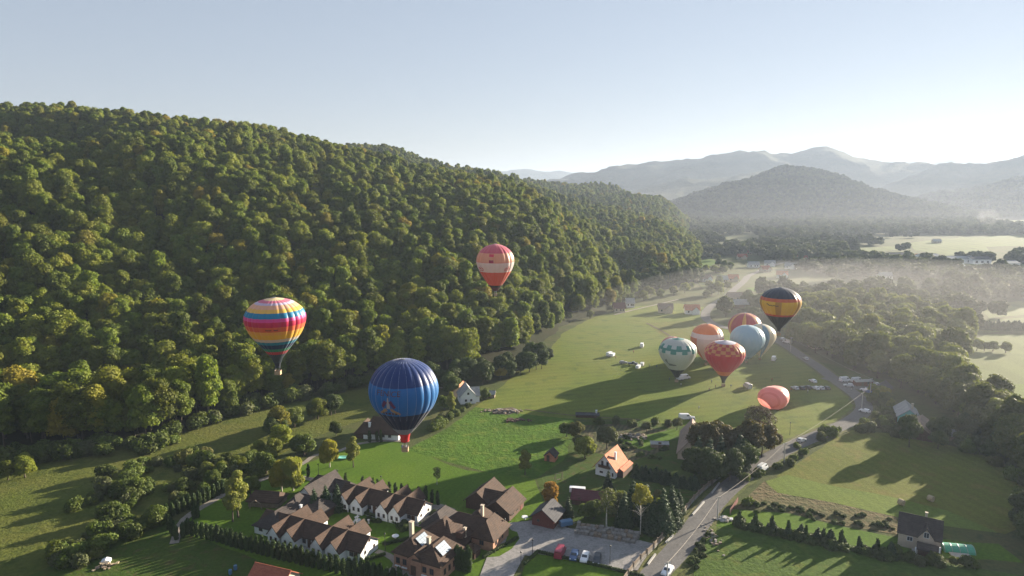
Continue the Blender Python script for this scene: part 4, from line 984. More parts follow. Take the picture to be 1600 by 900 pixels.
def chimney(root, x, y, z0, z1, mat='cream', s=.4):
    b = MB(); b.box(x-s, x+s, y-s, y+s, z0, z1); b.box(x-s-.1, x+s+.1, y-s-.1, y+s+.1, z1, z1+.15); return b.build('chimney', M[mat], root)
def bldg(name, label, org, ang, cat='house', group=None):
    r = empty(name, (org[0], org[1], 0), R(ang)); return tag(r, label, cat, group)
AU = -25.0
def loc2(org, ang, p):
    d = Vector((p[0]-org[0], p[1]-org[1])); a = R(-ang); return (d.x*math.cos(a)-d.y*math.sin(a), d.x*math.sin(a)+d.y*math.cos(a))
def row(label, org, L, bays):
    r = bldg('guest_house_row', label, org, AU, 'guest house', 'white guest house rows round the courtyard')
    wing(r, -L/2, 3.7, L, 7.0, 2.7, 2.3, 0, 'white', 'rbrown', 0, .35)
    for bx, bw in bays:
        wing(r, bx, 3.6, 12.4, bw*.92, 2.9, 2.2, 90, 'white', 'rbrown', 0, .3)
        window(r, bx-bw*.2, -2.62, 1.6, -90, .7, 1.1); window(r, bx+bw*.2, -2.62, 1.6, -90, .7, 1.1); window(r, bx, 9.82, 1.7, 90, 1, 1.1)
    window(r, .02, 2.0, 1.6, 0, .7, .8); window(r, .02, 5.6, 1.6, 0, .7, .8); window(r, .02, 3.8, 3.9, 0, .6, .7)
    bs = sorted([b[0] for b in bays])
    for a, c in zip(bs[:-1], bs[1:]):
        if c-a > 7:
            m = (a+c)/2; door(r, m, -.02, .1, -90); window(r, m-1.6, -.02, 1.6, -90); window(r, m+1.6, -.02, 1.6, -90)
            p = MB(); p.box(a+2.4, c-2.4, -2.0, -.05, .02, .12); p.build('porch_floor', M['concrete'], r)
    window(r, -2.6, -.02, 1.6, -90, 1.1, 1.1); door(r, -1.3, -.02, .05, -90)
    p = MB(); p.box(-3.8, -.2, -1.6, -.05, .02, .14); p.build('porch_floor', M['concrete'], r)
    return r
OF = at(563, 879); OR_ = at(652, 819)
row('white guest house row nearest the tall hedge with brown cross gables', OF, 33, [(-6.4, 4.6), (-11.2, 4.0), (-20.2, 4.6), (-25.0, 4.0)])
row('white guest house row on the far side of the courtyard', OR_, 26.5, [(-5.6, 4.0), (-9.8, 4.2), (-18.2, 4.2), (-22.8, 4.0)])
# dark roofed wing closing the courtyard on the left
o_ = at(403, 832); r = bldg('reception_building', 'white walled building under dark hipped roofs left of the courtyard', o_, AU, 'building')
wing(r, 3.6, 7.5, 16, 8.5, 2.6, 2.8, 90, 'white', 'rdark', 3.5); wing(r, 5.5, 14, 12, 8, 2.7, 2.6, 0, 'wood', 'rdark', 3.5); wing(r, 3.2, 11.5, 6, 6, 2.9, 3.4, 90, 'wood', 'rdark', 2.5)
window(r, 1.6, -.52, 1.6, -90, 1.2, 1.2); chimney(r, 7.6, 8, 3.5, 5.6, 'white', .25); window(r, 5.4, -.52, 1.6, -90, 1.0, 1.2)
o_ = at(497, 795); r = bldg('courtyard_hall', 'white hall with a dark roof behind the spruces of the courtyard', o_, AU, 'building')
wing(r, -3.2, 5.0, 12.5, 6.4, 3.4, 3.0, 90, 'white', 'rdark', 0); wing(r, -2, 9.5, 15, 6, 2.6, 2.2, 0, 'wood', 'rdark', 2.0)
window(r, -3.2, -1.27, 1.8, -90, 2.4, .8, 'frame'); door(r, -1.2, -1.27, .05, -90)
# brown shelter left, with rustic arch
o_ = at(387, 792); r = bldg('timber_shelter', 'low timber shelter with a curved brown roof beside the gravel path', o_, -8, 'shelter')
wing(r, 4.5, 3, 9, 5.5, 2.0, 1.6, 0, 'oldwood', 'rbrown', 1.2)
arch = MB(); arch.tube([(1.2, -1.0, 0), (1.6, -1.1, 1.8), (3.0, -1.2, 2.7), (4.4, -1.1, 1.8), (4.8, -1.0, 0)], .16, 6); arch.build('arch', M['oldwood'], r)
# brick restaurant
o_ = at(616, 886); r = bldg('brick_house', 'orange brick house with two solar panels on its brown roof', o_, -27, 'house')
wing(r, 3.6, 4.6, 9.5, 7.0, 4.5, 2.7, 90, 'brick', 'rbrown', 2.8, .5); wing(r, 10.0, 4.0, 9.5, 7.0, 4.5, 2.7, 90, 'brick', 'rbrown', 2.8, .5)
wing(r, 6.8, 1.2, 4.5, 3.4, 4.52, 1.3, 90, 'brick', 'rbrown', 0, .3)
for x in (1.3, 3.2, 9.2, 11.2):
    window(r, x, (-.17 if x < 7 else -.77), 2.2, -90, 1.1, 1.5)
    bb = MB(); y0 = (-.17 if x < 7 else -.77); bb.box(x-.75, x+.75, y0-.35, y0-.05, .75, 1.0); bb.build('flower_box', M['white'], r)
door(r, 6.3, -1.07, .05, -90, 1.4, 2.5); 
for y in (1.2, 3.2, 5.2): window(r, 13.52, y, 1.9, 0, .9, 1.5)
chimney(r, .6, 6.5, 3.5, 8.6, 'cream', .45); chimney(r, 7.0, 4.4, 4.5, 7.2, 'cream', .4)
for ridge_x, yy in ((3.6, 4.6), (10.0, 3.4)):
    sl = math.atan2(2.7, 3.5); pn = MB(); pn.box(-1.35, 1.35, -1.9, 1.9, 0, .12)
    cxp = ridge_x+1.75; czp = 4.5+2.7*(1-1.75/3.5)+.28
    pnl = pn.build('solar_panel', M['dmetal'], r, (cxp, yy, czp)); pnl.rotation_euler = (0, sl, 0)
    cells = MB()
    for i in range(3):
        for j in range(4): cells.box(-1.3+i*.88, -1.3+i*.88+.82, -1.85+j*.94, -1.85+j*.94+.88, .12, .135)
    cells.build('solar_cells', simple('solar_glass', (.20, .26, .34), .4, .05, 1, 0, 0, .9), pnl)
# main restaurant complex
o_ = at(700, 852); r = bldg('restaurant', 'sprawling brown shingled restaurant with steep tent like roofs', o_, AU, 'building')
wing(r, -1.5, 1.0, 13, 12, 2.2, 3.8, 0, 'wood', 'rbrown', 6.2, .6); wing(r, -1.5, 1.0, 6, 5, 3.4, 3.4, 90, 'wood', 'rbrown', 2.6, .3)
wing(r, 3.5, 8.0, 15, 8, 2.6, 2.4, 0, 'wood', 'rbrown', 3.0); wing(r, 8.8, 6.4, 9, 6, 3.4, 3.2, 90, 'brick', 'rbrown', 2.6); wing(r, -6, 7, 9, 7, 2.6, 2.8, 90, 'wood', 'rdark', 2.8)
wing(r, 3.2, 12.0, 6, 6, 2.7, 2.4, 90, 'wood', 'rbrown', 2.0)
for i, (x, y) in enumerate(((5.6, -3.6), (7.8, -1.6), (4.0, -5.2))): wing(r, x, y, 3, 3, 2.0, 1.4, 0, 'wood', 'rbrown', 1.9, .2)
for y in (3.6, 5.4, 7.2): window(r, 11.83, y, 1.8, 0, .9, 1.3)
window(r, 8.6, 1.88, 1.8, -90, 1.2, 1.3); chimney(r, 4.4, 10.4, 4, 7.0, 'cream', .35); chimney(r, 4.6, .6, 3, 5.4, 'cream', .3)
dm = MB(); dm.box(3.0, 4.9, -1.3, .9, 3.4, 4.9); dm.build('dormer', M['wood'], r)
rl = MB()
for k in range(14):
    a = -1.2+k*.13; rl.tube([(5.5+2.2*math.cos(a), -1+3.4*math.sin(a), 0), (5.5+2.2*math.cos(a), -1+3.4*math.sin(a), 1.0)], .04, 4)
rl.tube([(5.5+2.2*math.cos(-1.2+k*.13), -1+3.4*math.sin(-1.2+k*.13), 1.0) for k in range(14)], .05, 4); rl.build('railing', M['metal'], r)
# barn pair
o_ = at(798, 815); r = bldg('event_barn', 'brown timber barn with two parallel gable roofs behind the restaurant', o_, AU, 'barn')
wing(r, -4.0, 4.6, 9.6, 7.4, 2.6, 2.6, 90, 'wood', 'rbrown', 0, .6); wing(r, -11.2, 7.0, 10, 7.4, 2.7, 2.8, 90, 'wood', 'rbrown', 0, .6); wing(r, -8, 5.6, 8, 5.6, 2.65, 2.4, 0, 'wood', 'rbrown', 0, .4)
for y in (2.0, 5.0): window(r, -.28, y, 1.5, 0, 1.2, 1.2)
door(r, -.28, 7.6, .05, 0, 1.4, 2.2, 'redwood'); window(r, -4, -.22, 1.6, -90)
# car park shed
o_ = at(866, 828); r = bldg('timber_shed', 'dark red timber shed with a grey ridged roof at the car park edge', o_, AU, 'shed')
wing(r, -3.3, 3.3, 6.6, 6.2, 2.9, 2.3, 90, 'redwood', 'rgrey', 0, .7); door(r, -2.2, -.02, .05, -90, 1.4, 2.1, 'redwood'); window(r, -4.6, -.02, 1.7, -90, .8, .8)
o_ = at(893, 788); r = bldg('maroon_shed', 'low shed with a dark maroon roof among the garden trees', o_, -16, 'shed')
wing(r, 4.2, 2.4, 8.4, 4.6, 1.9, 1.8, 0, 'wood', 'rmaroon', 0, .4); door(r, 2.2, .08, .05, -90); window(r, 5.6, .08, 1.2, -90, .8, .7)
# cottage with the orange roof
o_ = at(931, 741); e_ = at(960, 745); an = -32; r = bldg('cottage', 'white cottage with a bright orange tiled roof and a timber balcony', o_, an, 'house')
cw = 6.4
wing(r, cw/2, 4.2, 8.6, cw+.2, 3.4, 3.9, 90, 'white', 'rorange', 0, .8); wing(r, cw+1.1, 5.4, 7.6, 2.0, 2.4, .5, 90, 'wood', 'rorange', 0, .2)
window(r, cw*.3, -.22, 1.3, -90, 1.1, .6); window(r, cw*.72, -.22, 1.3, -90, .5, 1.2); window(r, cw*.9, -.22, 1.2, -90, .5, 1.2); window(r, cw*.35, -.22, 4.3, -90, .7, 1.4); window(r, cw*.62, -.22, 4.3, -90, .7, 1.4)
bl = MB(); bl.box(cw*.2, cw*.8, -1.2, -.25, 3.1, 3.25); bl.box(cw*.2, cw*.8, -1.2, -1.1, 3.25, 4.1); bl.build('balcony', M['wood'], r); chimney(r, cw*.8, 3.2, 4.2, 7.2, 'white', .28)
# house behind the blue balloon
o_ = at(572, 686); r = bldg('villa', 'white villa with a brown hipped roof partly hidden by the blue balloon', o_, -8, 'house')
wing(r, 5.5, 4.0, 13, 8, 2.9, 4.2, 0, 'white', 'rbrown', 3.0, .6); wing(r, -1.6, 4.4, 8, 5, 2.4, 3.0, 90, 'wood', 'rbrown', 2.0); chimney(r, 1.0, 1.4, 0, 5.6, 'white', .35)
for x in (4, 6.4, 8.8): window(r, x, -.02, 1.6, -90, 1.1, 1.2)
# white house and barn at the foot of the hill
o_ = at(720, 632); r = bldg('farmhouse', 'white farmhouse with a steep grey roof at the foot of the hill', o_, 14, 'house')
wing(r, 3.2, 3.8, 7.6, 6.6, 3.6, 3.6, 90, 'white', 'rtin', 0, .5); wing(r, 5.2, 3.6, 6.0, 4.2, 3.2, 2.8, 0, 'white', 'rtin', 0, .4)
for x, z in ((2.2, 1.5), (4.4, 1.5), (3.2, 4.4)): window(r, x, -.02, z, -90, .9, 1.0)
o_ = at(710, 620); r = bldg('farm_barn', 'small barn with a pale roof left behind the white farmhouse', o_, -12, 'barn'); wing(r, 2.0, 3, 7, 5, 2.8, 2.4, 90, 'cream', 'rorange', 0, .4); door(r, 2.0, -.52, .05, -90)
o_ = at(757, 622); r = bldg('garden_shed', 'small open shed right of the white farmhouse', o_, -6, 'shed'); wing(r, 2, 1.6, 4.6, 3, 1.9, .9, 0, 'oldwood', 'rtin', 0, .3); door(r, 2, .08, .05, -90)
o_ = at(850, 720); r = bldg('garden_shed', 'little dark roofed shed with an orange side beside the bushy tree', o_, -20, 'shed'); wing(r, 1.9, 1.9, 3.8, 3.6, 2.0, 1.5, 90, 'rorange', 'rdark', 0, .35); door(r, 1.4, -.02, .05, -90)
# long barn behind the dark trees
o_ = at(1059, 717); r = bldg('long_barn', 'long barn with a weathered tile roof behind the tall dark trees', o_, -17, 'barn')
wing(r, 3.6, 11, 22, 7.4, 2.4, 4.4, 90, 'cream', 'rold', 0, .5); window(r, 2.4, -.02, 1.5, -90, .8, .9); window(r, 5, -.02, 1.5, -90, .8, .9)
o_ = at(1019, 700); r = bldg('low_shed', 'low grey lean to shed left of the long barn', o_, -6, 'shed'); wing(r, 2.6, 1.4, 6, 2.6, 1.5, .5, 0, 'oldwood', 'rtin', 0, .2); door(r, 2.6, .08, .05, -90)
o_ = at(1197, 690); r = bldg('roadside_cottage', 'small roadside cottage with an orange gable behind autumn trees', o_, 20, 'house'); wing(r, 2.2, 3, 6.4, 4.6, 2.8, 2.4, 90, 'cream', 'rorange', 0, .4); window(r, 2.2, -.22, 1.6, -90)
# beige house lower right
o_ = at(1402, 853); e_ = at(1468, 869); an = math.degrees(math.atan2(e_.y-o_.y, e_.x-o_.x)); cw = (e_-o_).length; r = bldg('beige_house', 'beige house with a dark roof and a central dormer in the lower right', o_, an, 'house')
wing(r, cw/2, 4.0, cw, 7.6, 4.0, 3.4, 0, 'beige', 'rdark', 0, .35); wing(r, cw*.66, 2.2, 5.0, 3.4, 4.1, 2.3, 90, 'beige', 'rdark', 0, .3); wing(r, cw*.74, -1.4, 4.6, 2.6, 2.1, .9, 0, 'wood', 'rdark', 0, .3)
window(r, cw*.66, -.33, 4.7, -90, 1.2, 1.5, 'wframe'); window(r, cw*.28, .18, 2.6, -90, 1.3, 1.2, 'wframe'); chimney(r, cw*.62, 4.2, 5, 8.6, 'cream', .25)
ps = MB(); ps.box(cw-.3, cw, -3, -2.7, 0, 3.6); ps.box(cw*.42, cw*.42+.3, -3, -2.7, 0, 2.2); ps.build('porch_post', M['white'], r)
tr = MB(); tr.box(cw*.35, cw+.2, -3.1, .1, .02, .35); tr.build('terrace', M['concrete'], r)
# polytunnel, slab, sign board
o_ = at(1471, 857); r = bldg('polytunnel', 'low green polytunnel right of the beige house', o_, -12, 'greenhouse')
b = MB(); pf = [(2.0*math.cos(k*math.pi/8), 1.5*math.sin(k*math.pi/8)) for k in range(9)]; b.prism(pf, 'x', 0, 7); b.build('tunnel_cover', M['poly'], r)
for k in range(5):
    h = MB(); h.tube([(.1+k*1.7, 2.03*math.cos(j*math.pi/8), 1.53*math.sin(j*math.pi/8)) for j in range(9)], .05, 5); h.build('hoop', M['metal'], r)
sl = MB(); sl.box(-2.2, 2.2, -1.6, 1.6, .05, .3); o = sl.build('concrete_slab', M['concrete'], None, at(1499, 867), R(-8)); tag(o, 'pale concrete slab on the grass below the polytunnel', 'slab')
# turquoise house and barns right
o_ = at(1409, 662); e_ = at(1441, 664); an = math.degrees(math.atan2(e_.y-o_.y, e_.x-o_.x)); cw = (e_-o_).length; r = bldg('turquoise_house', 'turquoise gabled house with a pale tin roof by the right hand wood', o_, an, 'house')
wing(r, cw/2, 6, 12, cw, 3.0, 2.8, 78, 'turq', 'rtin', 0, .6); window(r, cw*.3, -.1, 1.6, -90, .8, .9); window(r, cw*.65, -.1, 1.6, -90, .8, .9); chimney(r, cw*.7, 5, 4.5, 6.6, 'cream', .3)
o_ = at(1420, 686); r = bldg('old_barn', 'old brown barn with a rusty tiled roof in front of the turquoise house', o_, -5, 'barn'); wing(r, 6, 5, 13, 9, 2.6, 3.0, 60, 'wood', 'rold', 0, .5); wing(r, 14, 1.5, 7, 4, 2.0, 1.4, 0, 'oldwood', 'rtin', 0, .3); door(r, 4.2, -1.8, .05, -90)
o_ = at(1372, 620); r = bldg('grey_barn', 'small barn with a grey sheet roof beside the parked vans', o_, 10, 'barn'); wing(r, 5, 4, 11, 5.5, 2.4, 2.2, 40, 'redwood', 'rgrey', 0, .5); window(r, 6, 1.2, 1.4, -50, .7, .7); door(r, 4.4, .4, .05, -50)
o_ = at(1268, 545); r = bldg('field_house', 'faded house with a reddish roof at the edge of the hazy wood', o_, 0, 'house'); wing(r, 3.5, 3, 8, 6, 4.2, 2.6, 90, 'cream', 'rold', 0, .4); window(r, 2.6, -1.02, 2, -90); window(r, 4.4, -1.02, 2, -90)
o_ = at(1476, 683); r = bldg('white_shed', 'pale flat shed at the right edge of the hay field', o_, -10, 'shed'); wing(r, 2, 1, 6, 2.5, 1.6, .4, 0, 'concrete', 'rtin', 0, .2); door(r, 2, -.27, .05, -90, 1, 1.5)
o_ = at(1515, 699); r = bldg('field_shelter', 'low grey field shelter in the shade of the wood at the right', o_, -14, 'shelter'); wing(r, 4, 1, 10, 2.6, 1.5, .5, 0, 'wood', 'rgrey', 0, .2); door(r, 4, -.32, .05, -90, 1, 1.4)
o_ = at(400, 908); r = bldg('red_roof_house', 'orange red tiled roof just rising into the bottom edge left of centre', o_, -20, 'house'); wing(r, 5, 0, 9, 7, 2.0, 2.6, 0, 'cream', 'rred', 0, .5); window(r, 3, -3.52, 1.2, -90)
# village houses far off
VW = ['left of the lane at the meadow end', 'right beside the lane at the meadow end', 'at the hill foot above the meadow farm', 'just left of the far road bend', 'beside the far road, right of its neighbour', 'above the far road between big trees', 'at the top of the visible road', 'above and left of the black balloon', 'in trees above the far road', 'high in the village near the conical hill', 'next to the end of the left hill', 'longest at the foot of the conical hill', 'with gable in the hazy village centre', 'below the gabled one in the village centre', 'beside the road above the black balloon', 'right above the black balloon', 'behind the black balloon', 'by trees left of the black balloon', 'just above the red striped balloon', 'in hazy woods above the balloon', 'in the plain right of the balloon', 'at the edge of the hazy plain', 'right of its white neighbour in the plain', 'alone above the misty field', 'left of the industrial halls', 'near the upper pale field', 'below the dark trees of the plain', 'at the mouth of the side valley', 'beside the maroon hut']
OPEN = []
for i, (px, py, w, wl, rf, a) in enumerate(VIL):
    p = at(px, py)
    side = 'left of the road' if px < 1150 else 'right of the road'
    rn = dict(rold='weathered', rorange='orange', rtin='pale tin', rred='red', rmaroon='maroon')[rf]; wn_ = dict(cream='cream', white='white', wood='timber')[wl]
    near = 'at the far end of the meadow' if py > 465 else ('in the middle of the far village' if py > 410 else 'at the hazy far edge of the village')
    r = bldg('village_house', '%s village house number %d from the left under a %s roof %s' % (wn_, 0, rn, near), p, a); r['label'] = '%s house with a %s roof %s' % (wn_, rn, VW[i]); r['group'] = 'houses of the far village'
    wing(r, 0, 3, w, 7, 3.4, 3.0, 0, wl, rf, 0, .5)
    if a: wing(r, w*.2, 2, 8, 5, 3.2, 2.4, 90, wl, rf, 0, .4)
    for k in (-.28, .1, .32): window(r, w*k, -.52, 1.8, -90, 1.2, 1.3)
for px, py, L, rf, lb in ((1500,412,36,'rtin','long white roofed industrial hall in the sunlit far fields'),(1535,413,22,'rgrey','blue grey roofed industrial hall right of the long white one'),(1455,408,22,'rtin','pale industrial hall left of the long white one'),(1410,406,26,'rgrey','grey industrial hall furthest left in the hazy plain'),(1497,424,16,'rtin','small white store below the long industrial hall'),(1583,420,16,'rtin','small pale store at the right edge of the plain')):
    p = at(px, py); r = bldg('industrial_hall', lb, p, 2, 'industrial hall'); wing(r, 0, 8, L, 15, 6, 2.2, 0, 'white', rf, 0, .6)
    for k in (-.3, 0, .3): window(r, L*k, .48, 2.6, -90, 3, 2.6, 'wframe')

# ------------------------------------------------------------------ vehicles
def car(name, label, loc, rz, col, style='hatch', group=None, cat='car'):
    r = empty(name, loc, rz); tag(r, label, cat, group)   # +x is forward
    key = 'paint_%02d%02d%02d' % tuple(int(c*99) for c in col)
    if key not in M: M[key] = simple(key, col, 0.3, 0.03, 1, 0.0, 0, 0.6)
    if style == 'van': L, Wd, prof_, win = 5.2, 1.95, [(-2.6,.35),(-2.62,1.2),(-2.5,2.1),(-2.3,2.25),(1.2,2.25),(1.75,1.35),(2.45,1.12),(2.6,.75),(2.55,.35)], (1.28, 1.68, 1.45, 2.05)
    elif style == 'pickup': L, Wd, prof_, win = 5.1, 1.85, [(-2.55,.45),(-2.55,1.15),(-.75,1.15),(-.6,1.75),(.6,1.78),(1.2,1.2),(2.4,1.08),(2.55,.8),(2.5,.4)], (.68, 1.1, 1.28, 1.68)
    else: L, Wd, prof_, win = 4.2, 1.75, [(-2.05,.32),(-2.12,.75),(-1.95,1.0),(-1.55,1.42),(-1.2,1.48),(.2,1.47),(.95,.98),(1.85,.82),(2.08,.6),(2.05,.3)], (.30, .88, 1.0, 1.42)
    body = MB(); n = len(prof_); rows = []
    for fy, s, dz in ((-1, .90, -.0), (-.86, 1.0, 0), (.86, 1.0, 0), (1, .90, 0)):
        rows.append([(p[0]*(.985 if abs(fy) == 1 else 1), fy*Wd/2*(1 if p[1] < 1.05 else .86), p[1] if abs(fy) < 1 else p[1]-.05*(p[1] > .6)) for p in prof_])
    vs = [q for g_ in rows for q in g_]; fs = [tuple(range(n)), tuple(range(3*n, 4*n))[::-1]]
    for a in range(3):
        for i in range(n): fs.append((a*n+i, a*n+(i+1) % n, (a+1)*n+(i+1) % n, (a+1)*n+i))
    body.add(vs, fs); body.build('body', M[key], r, smooth=False)
    x0, x1, z0, z1 = win; ww = Wd/2*.86*.86
    g_ = MB(); g_.add([(x1+.03, -ww, z0+.03), (x1+.03, ww, z0+.03), (x0+.06, ww*.95, z1), (x0+.06, -ww*.95, z1), (x1+.0, -ww, z0), (x1+.0, ww, z0), (x0+.0, ww*.95, z1-.03), (x0+.0, -ww*.95, z1-.03)], [(0,1,2,3),(4,7,6,5),(0,4,5,1),(2,6,7,3),(0,3,7,4),(1,5,6,2)]); g_.build('windscreen', M['glass'], r)
    for s in (-1, 1):
        sw = MB(); yb = Wd/2*s; y1 = Wd/2*.865*s+.015*s; xb = {'van': (.3, 1.35), 'pickup': (-.5, .75), 'hatch': (-1.5, .5)}[style]
        sw.add([(xb[0], y1+.004*s, z0+.02), (xb[1]+.15, y1+.004*s, z0+.02), (xb[1]-.25, y1, z1-.06), (xb[0]+.12, y1, z1-.06), (xb[0], y1-.05*s, z0+.02), (xb[1]+.15, y1-.05*s, z0+.02), (xb[1]-.25, y1-.05*s, z1-.06), (xb[0]+.12, y1-.05*s, z1-.06)], [(0,1,2,3),(4,7,6,5),(0,4,5,1),(1,5,6,2),(2,6,7,3),(3,7,4,0)]); sw.build('side_window', M['glass'], r)
        hl_ = MB(); hl_.box(prof_[-2][0]-.12, prof_[-2][0]+.02, s*Wd*.36-.17, s*Wd*.36+.17, .62, .76); hl_.build('headlight', M['plastic'], r)
        tl = MB(); tl.box(prof_[1][0]-.02, prof_[1][0]+.1, s*Wd*.40-.1, s*Wd*.40+.1, .72, .95); tl.build('tail_light', flatcol('red_lamp', (.35, .02, .02)), r)
    rw = MB(); xr = prof_[2][0]; rw.box(xr+(-.03 if style == 'van' else .12), xr+(.02 if style == 'van' else .30), -Wd*.33, Wd*.33, z0+.08 if style == 'van' else 1.05, z1-.05 if style == 'van' else 1.36)
    if style != 'pickup': rw.build('rear_window', M['glass'], r)
    for sx in (-L*.31, L*.31):
        for sy in (-1, 1):
            w_ = MB(); w_.prism([(sx+.32*math.cos(k*math.pi/6), .32+.32*math.sin(k*math.pi/6)) for k in range(12)], 'y', sy*(Wd/2-.2), sy*(Wd/2+.02)); wo = w_.build('wheel', M['rubber'], r)
            h_ = MB(); h_.prism([(sx+.17*math.cos(k*math.pi/4), .32+.17*math.sin(k*math.pi/4)) for k in range(8)], 'y', sy*(Wd/2+.01), sy*(Wd/2+.035)); h_.build('rim', M['metal'], wo)
    return r
def trailer(label, loc, rz, col, name='box_trailer', Ls=3.2, hh=1.7):
    r = empty(name, loc, rz); tag(r, label, 'trailer'); key = 'paint_%02d%02d%02d' % tuple(int(c*99) for c in col)
    if key not in M: M[key] = simple(key, col, 0.4, 0.05)
    b = MB(); b.prism([(-.85, .45), (-.85, hh), (-.7, hh+.1), (.7, hh+.1), (.85, hh), (.85, .45)], 'x', -Ls/2, Ls/2); b.build('body', M[key], r)
    d = MB(); d.tube([(Ls/2, -.5, .5), (Ls/2+1.1, 0, .5), (Ls/2, .5, .5)], .06, 5); d.build('drawbar', M['metal'], r)
    for sy in (-1, 1):
        w_ = MB(); w_.prism([(.3*math.cos(k*math.pi/6), .3+.3*math.sin(k*math.pi/6)) for k in range(12)], 'y', sy*.86, sy*1.04); w_.build('wheel', M['rubber'], r)
    return r
WH, DK, GR, BLU, RED, SIL = (.72,.73,.75), (.03,.035,.045), (.22,.23,.25), (.05,.10,.22), (.28,.03,.06), (.45,.46,.48)
def road_dir(px, py):
    p = at(px, py); best = min(range(len(RP)-1), key=lambda i: (RP[i]-p).length); d = (RP[min(best+2, len(RP)-1)]-RP[max(0, best-2)]).normalized(); return math.atan2(d.y, d.x)
car('white_van', 'white people carrier driving away up the main road past the dark trees', at(1191, 735, .2), road_dir(1191, 735), WH, 'van', cat='van')
car('white_car', 'white car at the bottom edge of the picture on the main road', at(1043, 895, .2), road_dir(1043, 890)+math.pi, WH)
car('white_car', 'white car turning at the bend of the main road', at(1351, 644, .2), 2.2, WH)
car('silver_car', 'silver car with a rusty roof rack parked along the road by the hedge', at(1252, 690, .15), road_dir(1258, 689), SIL)
car('red_van', 'dark red van leftmost in the gravel car park', at(875, 867, .15), R(72), RED, 'van', cat='van')
for px, py, c, nm, lb in ((897,871,BLU,'blue_car','dark blue car right of the red van in the car park'),(914,874,WH,'white_car','white car between two dark cars in the car park'),(933,877,DK,'dark_car','dark car rightmost of the row in the car park')):
    car(nm, lb, at(px, py, .15), R(-105 if c != WH else -108), c)
PKG = 'cars parked in a row on the launch meadow beside the road'
for k, (px, py, c, lb) in enumerate(((1242,608,SIL,'silver car at the left end of the row of cars on the meadow'),(1252,608,DK,'dark car second from the left in the meadow row'),(1262,607,DK,'black car third from the left in the meadow row'),(1274,608,WH,'white car in the middle of the meadow row'),(1282,608,SIL,'silver car fifth from the left in the meadow row'),(1291,608,DK,'dark car at the right end of the meadow row'),(1270,597,WH,'white car parked alone behind the meadow row'))):
    car('parked_car', lb, at(px, py, .15), R(100), c, 'hatch', PKG)
for k, (px, py, c, st, a, lb) in enumerate(((1320,596,WH,'van',15,'white minibus leftmost across the road from the launch meadow'),(1326,604,SIL,'hatch',160,'silver car in front of the white minibus across the road'),(1339,597,WH,'van',12,'white and blue minibus next to the flat roofed kiosk'),(1352,611,WH,'hatch',130,'white car nosing towards the bend below the kiosk'),(1357,614,BLU,'hatch',130,'blue car overlapping the white one by the bend'),(1369,602,WH,'hatch',80,'small white car behind the kiosk'),(1370,612,WH,'hatch',170,'white car beside the hedge near the grey barn'),(1378,611,SIL,'hatch',160,'silver car next to the grey barn'))):
    car('parked_van' if st == 'van' else 'parked_car', lb, at(px, py, .15), R(a), c, st, cat='van' if st == 'van' else 'car')
p = at(1352, 604); r = bldg('kiosk', 'low kiosk with a flat pale roof and red front beside the parked minibuses', p, 5, 'kiosk'); wing(r, 0, 2, 8, 3, 2.3, .3, 0, 'redwood', 'rtin', 0, .4); door(r, -1, .48, .05, -90); window(r, 1.6, .48, 1.4, -90)
trailer('white box trailer at the left on the open meadow', at(957, 557, .1), R(60), WH); car('white_pickup', 'white van hitched beside the trailer on the upper left meadow', at(953, 556, .1), R(50), WH, 'van', cat='van')
car('white_van', 'lone white van high on the launch meadow', at(1003, 542, .1), R(75), WH, 'van', cat='van')
car('dark_pickup', 'dark pickup on the meadow left of the white trailer', at(989, 570, .1), R(-15), DK, 'pickup'); trailer('white box trailer beside the dark pickup on the meadow', at(997, 576, .1), R(60), WH); car('grey_car', 'grey car furthest left in the small group on the meadow', at(974, 568, .1), R(5), GR)
trailer('pale trailer just right of the second box trailer', at(1003, 572, .1), R(70), SIL)
car('white_van', 'white van right of the zigzag balloon basket', at(1070, 592, .1), R(20), WH, 'van', cat='van'); trailer('white trailer between the van and the zigzag balloon basket', at(1063, 594, .1), R(25), WH)
car('silver_van', 'silver van on the grass right of the red checked balloon', at(1168, 606, .1), R(100), SIL, 'van', cat='van'); car('white_van', 'white van alone on the grass above the parked row', at(1209, 563, .1), R(60), WH, 'van', cat='van')
car('white_van', 'white van on the roadside under the black and yellow balloon', at(1230, 536, .2), R(120), WH, 'van', cat='van'); car('silver_car', 'silver car driving on the road above the parked cars', at(1259, 562, .2), road_dir(1259, 562), SIL); car('white_car', 'small white car on the road under the black balloon basket', at(1222, 531, .1), R(100), WH)
car('white_van', 'white van parked at the top edge of the scrubby plot', at(1071, 655, .1), R(0), WH, 'van', cat='van'); car('silver_car', 'silver car parked beside the white van above the long barn', at(1082, 656, .1), R(80), SIL)
trailer('white caravan like trailer behind the maroon shed', at(902, 770, .1), R(-10), WH, 'box_trailer', 4.6, 1.7); trailer('blue tarpaulin covered trailer beside the dark red shed', at(884, 822, .1), R(20), (.07,.15,.26), 'covered_trailer', 3.4, 1.6)
# flat white farm cart and hut line at the top of the scrubby plot
p = at(918, 653); r = bldg('animal_shed', 'long low shed with a white roof at the top of the scrubby plot', p, -4, 'shed'); wing(r, 0, 1.5, 9, 3, 1.2, .4, 0, 'wood', 'rgrey', 0, .2); door(r, 3, -.02, .05, -90, 1, 1.2); chimney(r, 3.5, 1.5, 1.4, 2.6, 'white', .3)

